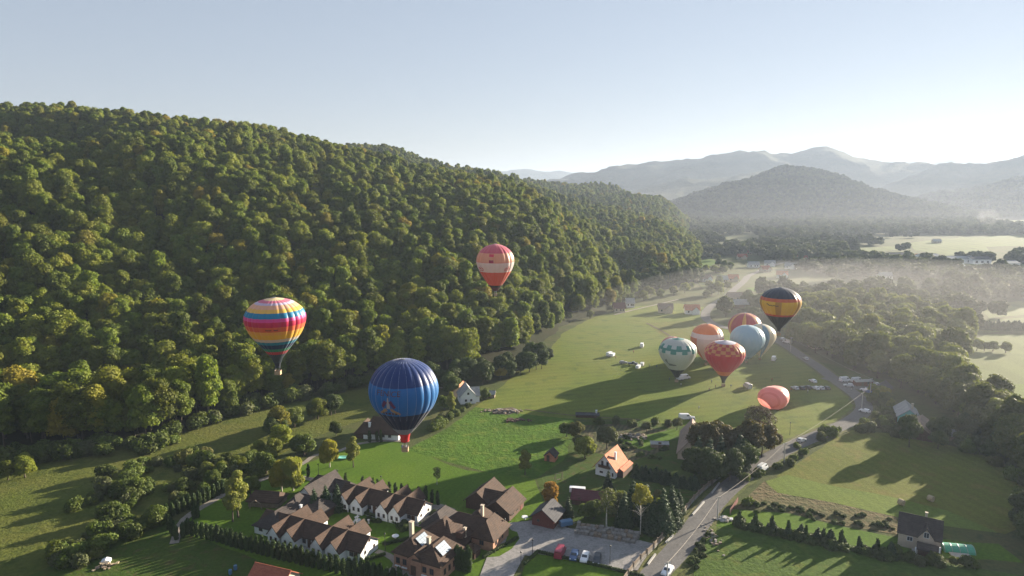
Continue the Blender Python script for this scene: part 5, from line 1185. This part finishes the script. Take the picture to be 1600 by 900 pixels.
# ------------------------------------------------------------------ street furniture, walls, fences
def pole(px, py, top_py, label, arm=True):
    p = at(px, py); h = min(11.0, z_at(p, top_py)); r = empty('utility_pole', (p.x, p.y, 0), 0.5); tag(r, label, 'utility pole', 'utility poles along the main road')
    b = MB(); b.tube([(0, 0, 0), (0, 0, h)], [.19, .12], 8); b.build('post', M['concrete'], r)
    a = MB(); a.box(-.8, .8, -.06, .06, h-.45, h-.33); a.build('crossarm', M['metal'], r)
    for x in (-.7, 0, .7):
        i_ = MB(); i_.lathe([(.05, h-.33), (.09, h-.25), (.04, h-.15)], 6, (x, 0, 0)); i_.build('insulator', M['plastic'], r)
    return Vector((p.x, p.y, h-.2))
PL = [pole(1041, 935, 878, 'pale utility pole whose top shows at the bottom edge of the road'), pole(1121, 812, 776, 'pale utility pole standing on the right verge above the rubble'), pole(1225, 722, 692, 'utility pole on the right verge above the white people carrier'), pole(1346, 642, 613, 'utility pole in the bend of the road'), pole(1359, 622, 591, 'utility pole beside the flat roofed kiosk'), pole(1235, 550, 527, 'thin utility pole beside the road under the black balloon')]
for i, (a, b_2) in enumerate(zip(PL[:-1], PL[1:])):
    t = MB(); pts = []
    for k in range(13):
        f = k/12; q = a.lerp(b_2, f); q.z -= 4*0.9*f*(1-f); pts.append(tuple(q))
    t.tube(pts, .04, 4); o = t.build('overhead_cable', M['rope'])
    tag(o, ['sunlit cable from the bottom edge pole up to the pole above the rubble', 'sunlit cable between the pole above the rubble and the pole by the white people carrier', 'sunlit cable running along the road up to the bend', 'short cable between the two poles at the bend', 'long thin cable from the kiosk pole towards the black balloon'][i], 'cable')
def lamp(px, py, lb, h=4.5):
    p = at(px, py); r = empty('street_lamp', (p.x, p.y, 0), 0); tag(r, lb, 'street lamp', 'slim black lamps of the guest house park')
    b = MB(); b.tube([(0, 0, 0), (0, 0, h)], [.09, .06], 6); b.build('post', M['dmetal'], r); b = MB(); b.lathe([(.08, h), (.22, h+.15), (.22, h+.35), (.05, h+.5)], 8); b.build('lamp_head', M['dmetal'], r)
for px, py, lb in ((498,748,'black lamp post beside the gravel path behind the birch'),(528,758,'black lamp post at the lawn edge above the rear guest houses'),(596,768,'black lamp post behind the thuja row'),(602,862,'black lamp post on the courtyard lawn'),(832,872,'black lamp post on the drive by the entrance lawn'),(814,892,'black lamp post nearest the bottom edge on the drive'),(953,882,'black lamp post at the edge of the car park'),(789,838,'lamp post beside the entrance verge'),(1182,688,'thin pale post on the meadow above the roadside trees'),(1234,680,'thin pale post on the meadow edge above the roadside bushes')): lamp(px, py, lb)
# roadside wall with posts, left of the main road
def road_off(i, off):
    p = RP[i]; d = (RP[i+1]-RP[i-1]).normalized(); return p+Vector((-d.y, d.x, 0))*off
idx = [i for i in range(2, len(RP)-2) if RP[i].y < at(1150, 748).y]
FP = [road_off(i, 5.2) for i in idx]
r = empty('roadside_fence', tuple(FP[0])); tag(r, 'sunlit rustic fence with stout posts along the left edge of the main road', 'fence'); o0 = FP[0]
acc = 0; last = None; gate = (at(1017, 870), at(1078, 812))
for a, b_2 in zip(FP[:-1], FP[1:]):
    skip = any((a-(g_+Vector((-5, 2, 0)))).length < 2.8 for g_ in gate)
    q = MB(); q.box(-.16, .16, -.16, .16, 0, 1.9); pz = q.build('post', M['oldwood'], r, tuple(a-o0), .4); d = b_2-a
    if not skip:
        q = MB(); ang = math.atan2(d.y, d.x); Ld = d.length; q.box(.17, Ld-.17, -.12, .12, 0, .75); w_ = q.build('low_wall', M['stone'], r, tuple(a-o0), ang)
        for z in (.85, 1.2, 1.5):
            q = MB(); q.box(.17, Ld-.17, -.04, .04, z, z+.16); q.build('rail', M['oldwood'], r, tuple(a-o0), ang)
for i, (a, b_2, lb) in enumerate((((1012, 884), (1024, 868), 'low concrete edging wall beside the road near the bottom'), ((1040, 850), (1052, 838), 'low concrete edging wall beside the road by the second gate'), ((1082, 806), (1100, 786), 'pale low wall along the road above the second gate'), ((1112, 772), (1124, 756), 'pale low wall highest along the left side of the road'))):
    A_, B_ = at(*a), at(*b_2); d = B_-A_; q = MB(); q.box(0, d.length, -.2, .2, 0, .55); o = q.build('edging_wall', M['concrete'], None, tuple(A_), math.atan2(d.y, d.x)); tag(o, lb, 'wall')
# right of the road: wooden wall, rubble heap, white tarp
A_, B_ = at(1140, 804), at(1153, 784); d = B_-A_; r = empty('plank_fence', tuple(A_), math.atan2(d.y, d.x)); tag(r, 'short rusty plank fence with a pale post right of the road', 'fence')
for k in range(6):
    q = MB(); q.box(k*d.length/6, (k+.94)*d.length/6, -.05, .05, 0, 1.5); q.build('plank', M['redwood'], r)
q = MB(); q.box(-.1, .1, -.25, -.05, 0, 1.8); q.build('post', M['oldwood'], r)
def heap(name, px, py, n, rx, ry, hmax, mats, label, cat, seed, s=(.25, .6)):
    rs = random.Random(seed); p = at(px, py); bs = [MB() for _ in mats]
    for k in range(n):
        x = rs.gauss(0, rx); y = rs.gauss(0, ry); e = math.exp(-(x/rx)**2*.5-(y/ry)**2*.5); z = rs.uniform(0, hmax*e); q = rs.uniform(*s); b = bs[k % len(mats)]
        j = [rs.uniform(.6, 1.1) for _ in range(8)]; c, s_ = math.cos(k), math.sin(k)
        vs = [((sx*q*j[i]*c-sy*q*j[-i]*s_)+x, (sx*q*j[i]*s_+sy*q*j[-i]*c)+y, sz*q*.5*j[i]+z+.1) for i, (sx, sy, sz) in enumerate(((-1,-1,-1),(1,-1,-1),(1,1,-1),(-1,1,-1),(-1,-1,1),(1,-1,1),(1,1,1),(-1,1,1)))]
        b.add(vs, [(0,3,2,1),(4,5,6,7),(0,1,5,4),(1,2,6,5),(2,3,7,6),(3,0,4,7)])
    r = empty(name, (p.x, p.y, 0)); tag(r, label, cat)
    for b, m in zip(bs, mats): o = b.build('rubble' if m != 'oldwood' else 'timber', M[m], r); o['kind'] = 'stuff'
heap('rubble_heap', 1131, 812, 40, .8, .7, .5, ['stone', 'concrete'], 'heap of pale slabs and sheets beside the pole right of the road', 'heap', 1, (.3, .6)); heap('rubble_heap', 1112, 838, 50, .8, 3.2, .5, ['stone', 'oldwood'], 'scatter of stones and junk along the right verge', 'heap', 2, (.15, .4))
heap('log_heap', 985, 683, 70, 3.6, 1.4, 1.0, ['oldwood', 'stone'], 'heap of pale logs in the scrubby plot above the orange roofed cottage', 'heap', 3, (.25, .6)); heap('log_heap', 788, 643, 70, 3.8, 1.2, .8, ['stone', 'oldwood'], 'long grey heap of stones and brush on the meadow edge', 'heap', 4, (.3, .7)); heap('soil_heap', 805, 657, 30, 2.4, .8, .5, ['wood'], 'dark heap on the green field below the stone heap', 'heap', 5, (.3, .7))
heap('junk_heap', 165, 885, 24, 1.3, .8, .7, ['hay_b', 'oldwood'], 'small heap of straw and boards near the bottom left corner', 'heap', 6, (.2, .5))
q = MB(); q.prism([(-1.0, 0), (-1.0, .5), (0, .9), (1.0, .5), (1.0, 0)], 'y', -.8, .8); o = q.build('white_tarpaulin', M['plastic'], None, at(166, 878), .3); tag(o, 'small white tarpaulin cover near the bottom left corner', 'tarpaulin')
q = MB(); q.prism([(-.7, 0), (-.6, .3), (.6, .45), (.7, 0)], 'y', -.6, .6); o = q.build('white_cover', M['plastic'], None, at(1141, 812), -.3); tag(o, 'white sheeted box at the top corner of the dark field', 'cover')
# timber and stone stack along the car park
A_, B_ = at(897, 834), at(988, 850); d = B_-A_; r = empty('timber_stack', tuple(A_), math.atan2(d.y, d.x)); tag(r, 'long low stack of weathered timber and stone along the back of the car park', 'stack')
rs = random.Random(9)
for ri in range(3):
    x = 0
    while x < d.length:
        w_ = rs.uniform(.9, 1.7); q = MB(); h = rs.uniform(.7, 1.1)+ri*.35; j = rs.uniform(-.12, .12)
        q.prism([(x+.03, .05), (x+w_-.03, .02), (x+w_-.06, h), (x+.08, h+rs.uniform(-.15, .15))], 'y', ri*1.35+j, ri*1.35+1.25+j); q.build('stacked_block', M[('stone', 'oldwood', 'stone')[rs.randrange(3)]], r); x += w_
# small fence of the entrance lawn, hedges as box hedges
def hedge(a, b_2, label, h=.8, w=.7):
    A_, B_ = at(*a), at(*b_2); d = B_-A_; L = [(0, 0, 0, 0, 0)]; n = max(3, int(d.length/.6)); ll = [(i*d.length/n, random.uniform(-.05, .05), h*.5, w*.62, h/w) for i in range(n+1)]
    me = leafcloud('hedge', ll, int(d.length*130), .22, M['thuja'], int(d.length*10), .9, 0, -.8, 1.0, .15); o = link('clipped_hedge', me, None, tuple(A_), math.atan2(d.y, d.x)); tag(o, label, 'hedge')
for a, b_2, lb in (((840,864),(920,882),'clipped hedge along the lower edge of the car park'),((920,882),(1004,902),'clipped hedge continuing right below the car park'),((820,882),(840,864),'clipped hedge at the left end of the entrance lawn'),((510,800),(560,800),'clipped hedge along the back of the courtyard lawn, left half'),((560,800),(642,826),'clipped hedge along the back of the courtyard lawn, right half'),((600,852),(642,842),'clipped hedge beside the brick house courtyard lawn'),((756,872),(808,842),'clipped hedge edging the lawn island in front of the restaurant'),((572,876),(600,868),'clipped hedge at the lit end wall of the front guest houses')): hedge(a, b_2, lb)
# courtyard fountain, bench
p = at(559, 822); r = empty('fountain', (p.x, p.y, .1)); tag(r, 'pale tiered stone fountain in the courtyard behind the front guest houses', 'fountain')
b = MB(); b.lathe([(2.2, 0), (2.3, .5), (2.0, .55), (1.9, .3)], 20); b.build('basin', M['marble'], r); b = MB(); b.lathe([(.35, 0), (.22, 1.2), (.9, 1.6), (.85, 1.7), (.15, 1.75), (.15, 2.4), (.5, 2.6), (.45, 2.7), (.1, 2.8), (.08, 3.5)], 14); b.build('column', M['marble'], r)
b = MB(); b.lathe([(.05, 0), (.05, .04)], 8); 
for k in range(4):
    a = k*math.pi/2+.4; q = MB(); q.lathe([(.28, 0), (.2, .9), (.4, 1.1), (.1, 1.3)], 8, (2.9*math.cos(a), 2.9*math.sin(a), 0)); q.build('urn', M['marble'], r)
for px, py, lb in ((618,842,'round pale stone table on the lit end of the courtyard lawn'),(820,812,'white stone table on the grass in front of the barn')):
    p = at(px, py); r = empty('stone_table', (p.x, p.y, .1)); tag(r, lb, 'table'); q = MB(); q.lathe([(.9, .7), (.9, .8)], 12); q.build('tabletop', M['plastic'], r); q = MB(); q.lathe([(.25, 0), (.2, .7)], 8); q.build('pedestal', M['marble'], r)
q = MB(); q.lathe([(.1, 0), (1.9, .15), (2.0, .5), (1.7, .55), (.2, .3)], 18); o = q.build('paddling_pool', flatcol('pool_teal', (.20, .55, .45)), None, at(535, 716, .1)); o.scale = (1.2, .6, .8); tag(o, 'small turquoise paddling pool on the lawn between two pale trees', 'pool')
# hay bales
for px, py, lb in ((1408,789,'round hay bale left of the two on the mown strip'),(1454,783,'round hay bale right of the two by the field boundary')):
    q = MB(); q.prism([(.85*math.cos(k*math.pi/10), .85+.85*math.sin(k*math.pi/10)) for k in range(20)], 'y', -.7, .7); o = q.build('hay_bale', M['hay_b'], None, at(px, py, .1), .5); tag(o, lb, 'hay bale')
for px, py, lb in ((360,897,'small blue barrel at the bottom edge left of the red roof'),(368,890,'blue barrel upper of the two left of the red roof')):
    q = MB(); q.lathe([(.38, 0), (.42, .3), (.42, .8), (.38, 1.1)], 12); o = q.build('barrel', M['bluetarp'], None, at(px, py, .05)); tag(o, lb, 'barrel')
# football goal like frame in the garden
p = at(873, 752); r = empty('garden_swing', (p.x, p.y, 0), .4); tag(r, 'grey timber swing frame in the garden above the orange birch', 'swing'); q = MB()
for sx in (-1.2, 1.2):
    q.tube([(sx, -.7, 0), (sx, 0, 2.6)], .07, 5); q.tube([(sx, .7, 0), (sx, 0, 2.6)], .07, 5)
q.build('leg', M['oldwood'], r); q = MB(); q.tube([(-1.4, 0, 2.6), (1.4, 0, 2.6)], .08, 5); q.build('top_beam', M['oldwood'], r); q = MB(); q.box(-.6, .6, -.2, .2, .6, .7); q.build('seat', M['oldwood'], r)

# ------------------------------------------------------------------ garden and field plants
def along(pts, n, kind, label, group, s=(0.9, 1.1), jit=0.0, cat='tree'):
    P = [at(*p) for p in pts]; L = [0]
    for a, b in zip(P[:-1], P[1:]): L.append(L[-1]+(b-a).length)
    for i in range(n):
        t = L[-1]*(i+.5)/n; k = max(j for j in range(len(P)-1) if L[j] <= t); q = P[k].lerp(P[k+1], (t-L[k])/(L[k+1]-L[k]))
        plant(kind, (q.x+random.uniform(-jit, jit), q.y+random.uniform(-jit, jit), 0), random.uniform(*s), label, cat, group)
def spots(L, kind, group=None):
    for t in L:
        px, py, s = t[:3]; p = at(px, py); plant(kind, (p.x, p.y, 0), s, t[3], 'tree' if kind not in ('shrub', 'bush') else 'shrub', group, sz=t[4] if len(t) > 4 else None)
along([(290,834),(345,848),(405,866),(480,884),(560,903),(640,922)], 40, 'thuja', 'dark thuja column in the long hedge row below the front guest houses', 'long thuja row below the front guest houses', (.95, 1.12))
along([(256,812),(300,794),(352,770)], 12, 'thuja', 'dark thuja column in the short row along the upper side of the gravel path', 'thuja row along the gravel path', (.95, 1.1))
along([(262,824),(276,845),(292,836)], 5, 'thuja', 'dark thuja at the bend of the gravel path', 'thujas at the path bend', (.9, 1.0))
for i, px in enumerate((482, 540, 567, 583, 591, 609, 618, 628, 637, 655, 665, 675, 684)):
    py = (746, 760, 765, 768, 770, 774, 776, 777, 779, 782, 785, 787, 789)[i]; p = at(px, py); plant('slim_thuja', (p.x, p.y, 0), 1.15 if px != 665 else 1.35, 'slim dark thuja in the spaced row on the lawn behind the rear guest houses', 'tree', 'spaced thuja row on the lawn')
along([(1142,820),(1230,838),(1320,856),(1385,868)], 9, 'slim_thuja', 'slim thuja column in the mixed row above the dark field', 'thujas above the dark field', (1.0, 1.3))
along([(1165,820),(1210,834),(1245,838),(1260,842),(1300,850),(1345,862),(1400,872)], 11, 'small_spruce', 'young spruce in the mixed row above the dark field', 'young spruces above the dark field', (.45, .95), 1.0)
along([(1150,822),(1230,839),(1320,858),(1400,874)], 30, 'bush', 'low dark bush between the thujas above the dark field', 'low bushes above the dark field', (.8, 1.35), .6, 'shrub')  # low bushes filled in to cast more shade over the field
along([(990,746),(1030,752),(1065,762),(1090,765)], 13, 'small_spruce', 'young dark spruce in the garden row right of the orange roofed cottage', 'garden spruces beside the cottage', (.8, 1.1), .4)
along([(300,812),(312,808)], 2, 'thuja', 'single thuja by the gravel path end', 'thujas by the path end', (.8, .9))
along([(1395,866),(1425,880),(1480,885),(1530,882)], 8, 'shrub', 'dark garden shrub below the beige house', 'shrubs below the beige house', (.8, 1.2), 1.0, 'shrub')
spots([(458,767,1.12,'golden green weeping birch, largest, behind the reception roofs',1.0)], 'birch')
spots([(515,730,.82,'pale weeping birch left of the paddling pool'),(440,768,.85,'green weeping birch just left of the golden one')], 'birch')
spots([(552,730,.88,'upright pale poplar right of the paddling pool'),(372,808,1.15,'tall yellow edged poplar beside the curving gravel path'),(705,648,.8,'yellow poplar below the small barn at the foot of the hill'),(820,742,.75,'round topped pale poplar at the corner of the clover field'),(364,815,.9,'shorter poplar leaning on the tall one by the path')], 'poplar')
spots([(860,802,1.0,'bright orange autumn birch behind the dark red shed')], 'orange_birch')
spots([(683,757,.5,'tiny bare golden birch alone on the lawn')], 'thin_birch')
spots([(1000,835,1.0,'half bare yellow topped birch at the back of the car park')], 'sparse_birch')
spots([(948,825,1.0,'thin grey green birch behind the timber stack'),(965,812,.7,'small thin birch among the dark spruces')], 'thin_birch')
spots([(1020,832,.85,'dark spruce right of the half bare birch'),(1035,832,.95,'dark spruce by the roadside fence'),(1048,820,.9,'tall dark spruce at the second gate'),(975,822,.8,'dark spruce left of the half bare birch'),(1060,802,.6,'dark spruce nearest the roadside rail'),(1008,818,.9,'dark spruce behind the half bare birch'),(988,805,.8,'dark spruce behind the thin birches'),(960,800,.6,'small spruce below the cottage'),(950,765,.5,'dark spruce in front of the cottage'),(888,808,.5,'dark spruce beside the orange birch')], 'spruce')
spots([(492,806,.62,'spruce at the left end of the courtyard'),(510,800,.62,'dark spruce left of the two in front of the hall'),(528,798,.65,'dark spruce right of the two in front of the hall'),(1108,745,1.05,'tall dark spruce in the roadside clump'),(1125,738,1.0,'dark spruce in the middle of the roadside clump'),(1090,735,.95,'dark spruce at the left of the roadside clump'),(1154,738,1.0,'narrow dark spruce between the rusty maples'),(1135,715,.8,'spruce peak showing above the rusty maples'),(556,838,.35,'small clipped conifer by the fountain'),(570,836,.38,'small clipped conifer right of the fountain'),(688,885,.5,'dark conifer at the corner of the brick house')], 'spruce')
spots([(1098,722,1.1,'rust tinted maple behind the long barn'),(1120,720,1.1,'rust crowned maple, middle of the roadside clump'),(1145,728,1.0,'rusty brown maple at the road side'),(1170,722,1.15,'broad golden topped maple by the road'),(1190,715,1.0,'yellow brown maple beside the roadside cottage'),(1185,700,.7,'small rusty maple behind the golden topped one'),(1210,702,.5,'low orange maple at the roadside cottage')], 'maple')
spots([(1112,758,1.0,'dark linden filling the lower roadside clump'),(1140,752,.9,'dark linden leaning over the road'),(1165,738,.9,'dark linden behind the people carrier'),(1085,752,.9,'dark linden left in the roadside clump')], 'linden')
spots([(1185,682,1.0,'bare twiggy brown tree in front of the deflated pink balloon')], 'bare_tree')
spots([(948,702,1.2,'grey green rounded apple tree above the cottage'),(905,708,.9,'round apple tree left of the scrubby plot'),(1010,676,.6,'small tree above the logs'),(1058,672,.7,'small dark tree right end of the scrubby plot')], 'apple')
spots([(914,716,1.0,'yellowish round tree left of the cottage'),(900,684,.9,'leafy round tree at the left of the scrubby plot'),(885,682,.8,'dark round tree by the field boundary'),(782,592,.95,'sunlit round tree above the white farmhouse'),(806,580,.9,'round tree on the meadow edge'),(758,625,.8,'round tree right of the white farmhouse'),(694,640,.9,'bright round tree beside the farm barn'),(440,700,1.1,'round tree on the slope above the gravel path'),(416,740,1.1,'broad round tree left of the golden birch'),(475,712,1.2,'sunlit round tree above the garden path'),(525,680,.8,'loose tree left of the villa'),(436,676,1.3,'dark round tree at the pasture edge'),(460,668,1.2,'sunlit round tree at the pasture edge, left of a pair'),(497,655,1.1,'round tree at the pasture edge below the forest'),(392,775,.9,'round tree left of the timber shelter')], 'round_tree')
spots([(1032,466,1.2,'round tree beside the far meadow, left'),(1052,462,1.3,'round tree beside the far meadow, right'),(1005,470,1.1,'small round tree at the mouth of the side valley'),(985,470,1.0,'dark tree by the maroon roofed hut'),(1070,458,1.2,'tree right of the far meadow trees'),(1168,472,1.5,'broad round tree beside the far bend of the road'),(1190,478,1.3,'hazy round tree left of the black balloon'),(922,498,.9,'lone small tree at the forest edge, right'),(888,500,.9,'reddish lone tree at the forest edge, middle'),(865,508,.8,'small reddish tree at the forest edge, left'),(1526,548,.9,'small tree in the pale field, leftmost'),(1538,549,.8,'small tree in the pale field, second from left'),(1551,549,.9,'small tree in the pale field, third from left'),(1571,551,.8,'small tree in the pale field, rightmost')], 'round_tree')
along([(1535,515),(1620,517)], 22, 'small_spruce', 'dark hazy conifer in the straight hedge across the pale far field', 'conifer hedge in the pale far field', (1.2, 1.6), .5)
# foot of the hill: dark bank trees between villa and meadow
def clump(poly, n, kind, s, label, group, cat='tree', seed=0, szr=(.85, 1.15)):
    rs = random.Random(seed); P = [(at(*p).x, at(*p).y) for p in poly]; x0, x1 = min(p[0] for p in P), max(p[0] for p in P); y0, y1 = min(p[1] for p in P), max(p[1] for p in P); k = 0; g_ = 0
    while k < n and g_ < 4000:
        g_ += 1; x, y = rs.uniform(x0, x1), rs.uniform(y0, y1)
        if not inpoly(np.array([x]), np.array([y]), P)[0]: continue
        sc = rs.uniform(*s); plant(kind, (x, y, 0), sc, label, cat, group, sz=sc*rs.uniform(*szr)); k += 1
clump([(690,615),(720,595),(780,580),(850,560),(865,575),(800,590),(770,600),(700,622)], 26, 'linden', (.6, 1.0), 'dark leafy tree in the belt behind the white farmhouse', 'tree belt behind the white farmhouse', seed=1)
clump([(600,604),(680,600),(700,615),(620,625)], 14, 'linden', (.6, .95), 'dark tree behind the blue balloon at the hill foot', 'trees behind the blue balloon', seed=2)
clump([(660,690),(690,655),(745,628),(720,645),(690,668),(665,690)], 14, 'shrub', (.8, 1.3), 'scrubby bush along the fence line of the clover field', 'bushes along the clover field', 'shrub', 3)
clump([(400,690),(430,672),(520,650),(540,640),(500,650),(430,690)], 8, 'linden', (.5, .85), 'dark tree on the bank above the pasture', 'trees on the pasture bank', seed=4)
clump([(170,740),(240,720),(300,705),(330,712),(330,740),(280,765),(200,775),(150,790)], 32, 'shrub', (.9, 1.9), 'green thicket shrub in the band crossing the left pasture', 'shrubs in the band across the left pasture', 'shrub', 5)
clump([(100,790),(170,770),(260,758),(340,728),(400,720),(420,740),(330,770),(250,800),(190,820),(120,812)], 38, 'shrub', (.8, 1.9), 'thicket shrub between the pasture and the gravel path', 'shrubs between pasture and gravel path', 'shrub', 6)
clump([(80,870),(130,845),(200,818),(245,800),(250,822),(180,850),(110,900)], 30, 'shrub', (1.0, 1.9), 'pale thicket shrub on the lower left slope', 'shrubs on the lower left slope', 'shrub', 7)
clump([(0,735),(60,722),(130,716),(240,708),(250,700),(300,690),(120,705),(0,712)], 34, 'shrub', (1.2, 2.4), 'leafy bush along the foot of the left forest', 'bushes along the foot of the forest', 'shrub', 8)
clump([(0,745),(30,720),(55,735),(40,760),(0,770)], 5, 'round_tree', (.7, 1.0), 'bushy tree at the far left edge below the forest', 'bushy trees at the left edge', seed=9)
clump([(300,745),(345,725),(420,700),(440,720),(380,745),(330,765)], 12, 'round_tree', (.6, .95), 'low leafy tree on the bank above the gravel path', 'low trees above the gravel path', seed=10)
clump([(430,720),(470,705),(500,695),(505,705),(450,740)], 5, 'linden', (.4, .6), 'dark little tree beside the garden path', 'little trees beside the garden path', seed=11)
clump([(575,690),(600,688),(604,692),(580,695)], 4, 'slim_thuja', (1.0, 1.3), 'slim thuja in front of the villa', 'thujas in front of the villa', seed=12)
clump([(990,660),(1050,664),(1050,670),(950,664),(900,662)], 12, 'shrub', (.6, 1.2), 'scrubby bush at the top of the vegetable plot', 'bushes at the top of the vegetable plot', 'shrub', 13)
clump([(960,680),(1040,690),(1040,720),(900,700)], 16, 'bush', (.6, 1.1), 'low dark bush in the scrubby plot', 'low bushes in the scrubby plot', 'shrub', 14)
clump([(1262,690),(1300,672),(1360,655),(1400,662),(1360,680),(1300,690)], 8, 'shrub', (1.0, 1.5), 'yellow green bush along the right side of the road', 'bushes right of the road', 'shrub', 15)
clump([(1340,655),(1400,640),(1480,690),(1400,682),(1350,672)], 26, 'shrub', (1.0, 1.8), 'bush in the hedge between the hay field and the barns', 'hedge bushes above the hay field', 'shrub', 16)
clump([(1362,612),(1385,620),(1395,650),(1370,650),(1358,630)], 8, 'round_tree', (.6, .95), 'hazy garden tree by the grey barn', 'garden trees by the grey barn', seed=17)
clump([(1480,680),(1560,700),(1620,730),(1640,790),(1590,840),(1600,790),(1560,735),(1500,705)], 16, 'shrub', (1.2, 2.2), 'dark bush at the edge of the right hand wood', 'bushes edging the right hand wood', 'shrub', 18)
clump([(1590,830),(1680,820),(1720,900),(1620,900)], 9, 'linden', (.8, 1.1), 'tree at the lower right edge of the picture', 'trees at the lower right edge', seed=19)
clump([(1165,745),(1200,735),(1260,712),(1280,700),(1250,712),(1190,748)], 6, 'shrub', (.7, 1.1), 'rounded bush on the verge right of the road', 'verge bushes right of the road', 'shrub', 20)
spots([(1160,752,1.1,'rounded bush in the road verge just below the people carrier'),(1168,790,1.0,'broad bush beside the plank fence'),(1244,700,.8,'small leaning bush on the road verge'),(1234,728,1.0,'broad bush at the corner of the hay field'),(1308,676,.9,'bush on the verge near the bend')], 'shrub')
clump([(1160,780),(1400,812),(1400,834),(1180,800)], 40, 'bush', (.35, .7), 'low brown tussock bush in the weedy strip', 'tussock bushes in the weedy strip', 'shrub', 21)
clump([(1070,880),(1100,840),(1115,828),(1112,840),(1085,895)], 12, 'bush', (.4, .7), 'weedy clump on the verge beside the dark field', 'weedy clumps beside the dark field', 'shrub', 22)
clump([(560,812),(600,822),(640,835),(620,800),(570,790)], 10, 'bush', (.6, 1.1), 'clipped dark bush in front of the rear guest houses', 'bushes in front of the rear guest houses', 'shrub', 23)
clump([(655,822),(680,800),(685,812),(665,826)], 5, 'bush', (.5, .8), 'low bush beside the lit end wall of the rear guest houses', 'bushes at the lit end wall', 'shrub', 24)
along([(712,888),(735,895)], 4, 'thuja', 'dark thuja in front of the restaurant entrance', 'thujas at the restaurant entrance', (1.2, 1.4))
along([(782,838),(790,836)], 2, 'thuja', 'dark thuja on the entrance verge', 'thujas on the entrance verge', (.9, 1.0))
clump([(880,815),(960,800),(1040,780),(1060,800),(1000,815),(930,812)], 14, 'round_tree', (.5, .9), 'dark garden tree behind the car park', 'garden trees behind the car park', seed=25)
clump([(1390,700),(1500,705),(1600,730),(1640,700),(1600,690),(1500,680)], 10, 'linden', (.6, .9), 'shaded tree along the top of the hay field', 'shaded trees above the hay field', seed=26)
clump([(860,505),(1000,470),(1060,452),(1085,450),(1000,462),(930,486)], 10, 'round_tree', (.7, 1.1), 'small tree along the foot of the hill above the meadow', 'small trees at the hill foot above the meadow', seed=27)
clump([(975,470),(1000,460),(1040,452),(1085,446),(1095,436),(1060,446),(990,452)], 24, 'linden', (1.0, 1.5), 'round dark tree in the belt where the left hill ends', 'tree belt at the end of the left hill', seed=31)
clump([(1100,470),(1140,455),(1150,425),(1120,400),(1100,425)], 16, 'round_tree', (.9, 1.5), 'tree between the far lane and the left hill', 'trees left of the far road', seed=32)
clump([(1150,500),(1200,505),(1235,515),(1240,495),(1180,470),(1150,480)], 14, 'linden', (.7, 1.1), 'hazy tree inside the far road bend', 'trees inside the far road bend', seed=33)
clump([(240,690),(300,666),(380,640),(430,628),(520,610),(600,590),(600,596),(520,617),(430,636),(380,648),(300,675),(240,698)], 46, 'shrub', (1.2, 2.4), 'bush under the forest edge between pasture and trees', 'bushes under the forest edge', 'shrub', 34)
# smoke rising far off at the right
sm, sn, sl_ = newmat('smoke'); sn.remove(sn['Principled BSDF']); sv = sn.new('ShaderNodeVolumePrincipled'); sv.inputs['Color'].default_value = (.95, .95, .97, 1); sv.inputs['Anisotropy'].default_value = .3
tc = sn.new('ShaderNodeTexCoord'); nz = noise(sn, sl_, tc.outputs['Object'], 0.03, 3); mr = sn.new('ShaderNodeMapRange'); mr.inputs['From Min'].default_value = .42; mr.inputs['From Max'].default_value = .7; mr.inputs['To Max'].default_value = .006
sl_.new(nz.outputs[0], mr.inputs[0]); sl_.new(mr.outputs[0], sv.inputs['Density']); sl_.new(sv.outputs[0], sn['Material Output'].inputs['Volume'])
p = at(1541, 362); q = MB(); q.lathe([(3, 0), (8, 6), (14, 16), (20, 28), (13, 40), (3, 46)], 18); o = q.build('smoke_plume', sm, None, (p.x, p.y, 2)); o['kind'] = 'stuff'; o['label'] = 'pale smoke rising beside the far fields'
#==END==
# mist lying on the far valley floor
def mist(name, px, py, rx, ry, rz, dens, label):
    m, n, l = newmat(name); n.remove(n['Principled BSDF']); v = n.new('ShaderNodeVolumePrincipled'); v.inputs['Density'].default_value = dens; v.inputs['Color'].default_value = (.66, .66, .68, 1); v.inputs['Anisotropy'].default_value = .35
    l.new(v.outputs[0], n['Material Output'].inputs['Volume']); p = at(px, py)
    b = MB(); b.lathe([(math.cos(a)*1.0, math.sin(a)) for a in [k*math.pi/2/7 for k in range(7)]]+[(.02, 1.0)], 40)
    o = b.build(name, m, None, (p.x, p.y, -1)); o.scale = (rx, ry, rz); o['kind'] = 'stuff'; o['label'] = label
for rx_, ry_, rz_, dn_ in ((1500, 1050, 140, .000018), (1350, 900, 95, .000025), (1200, 780, 60, .00003), (1000, 650, 32, .00004)):
    mist('valley_mist', 1330, 347, rx_, ry_, rz_, dn_, 'pale mist lying over the far valley')
mist('field_mist', 1440, 446, 170, 130, 16, .0008, 'patch of white mist on the fields behind the right hand wood')
mist('wood_mist', 1480, 535, 230, 220, 45, .0005, 'thin sunlit mist over the right hand wood')
# ------------------------------------------------------------------ haze: one closed box of even, pale air
hm, hn, hl = newmat('haze'); hn.remove(hn['Principled BSDF'])
pv = hn.new('ShaderNodeVolumePrincipled'); pv.inputs['Density'].default_value = HAZE_D; pv.inputs['Color'].default_value = (0.38, 0.46, 0.60, 1); pv.inputs['Anisotropy'].default_value = 0.3
hl.new(pv.outputs[0], hn['Material Output'].inputs['Volume'])
b = MB(); b.box(-6000, 7000, -400, 11500, -30, 345)
hz = b.build('haze', hm); hz['kind'] = 'stuff'; hz['label'] = 'thin morning haze filling the valley'
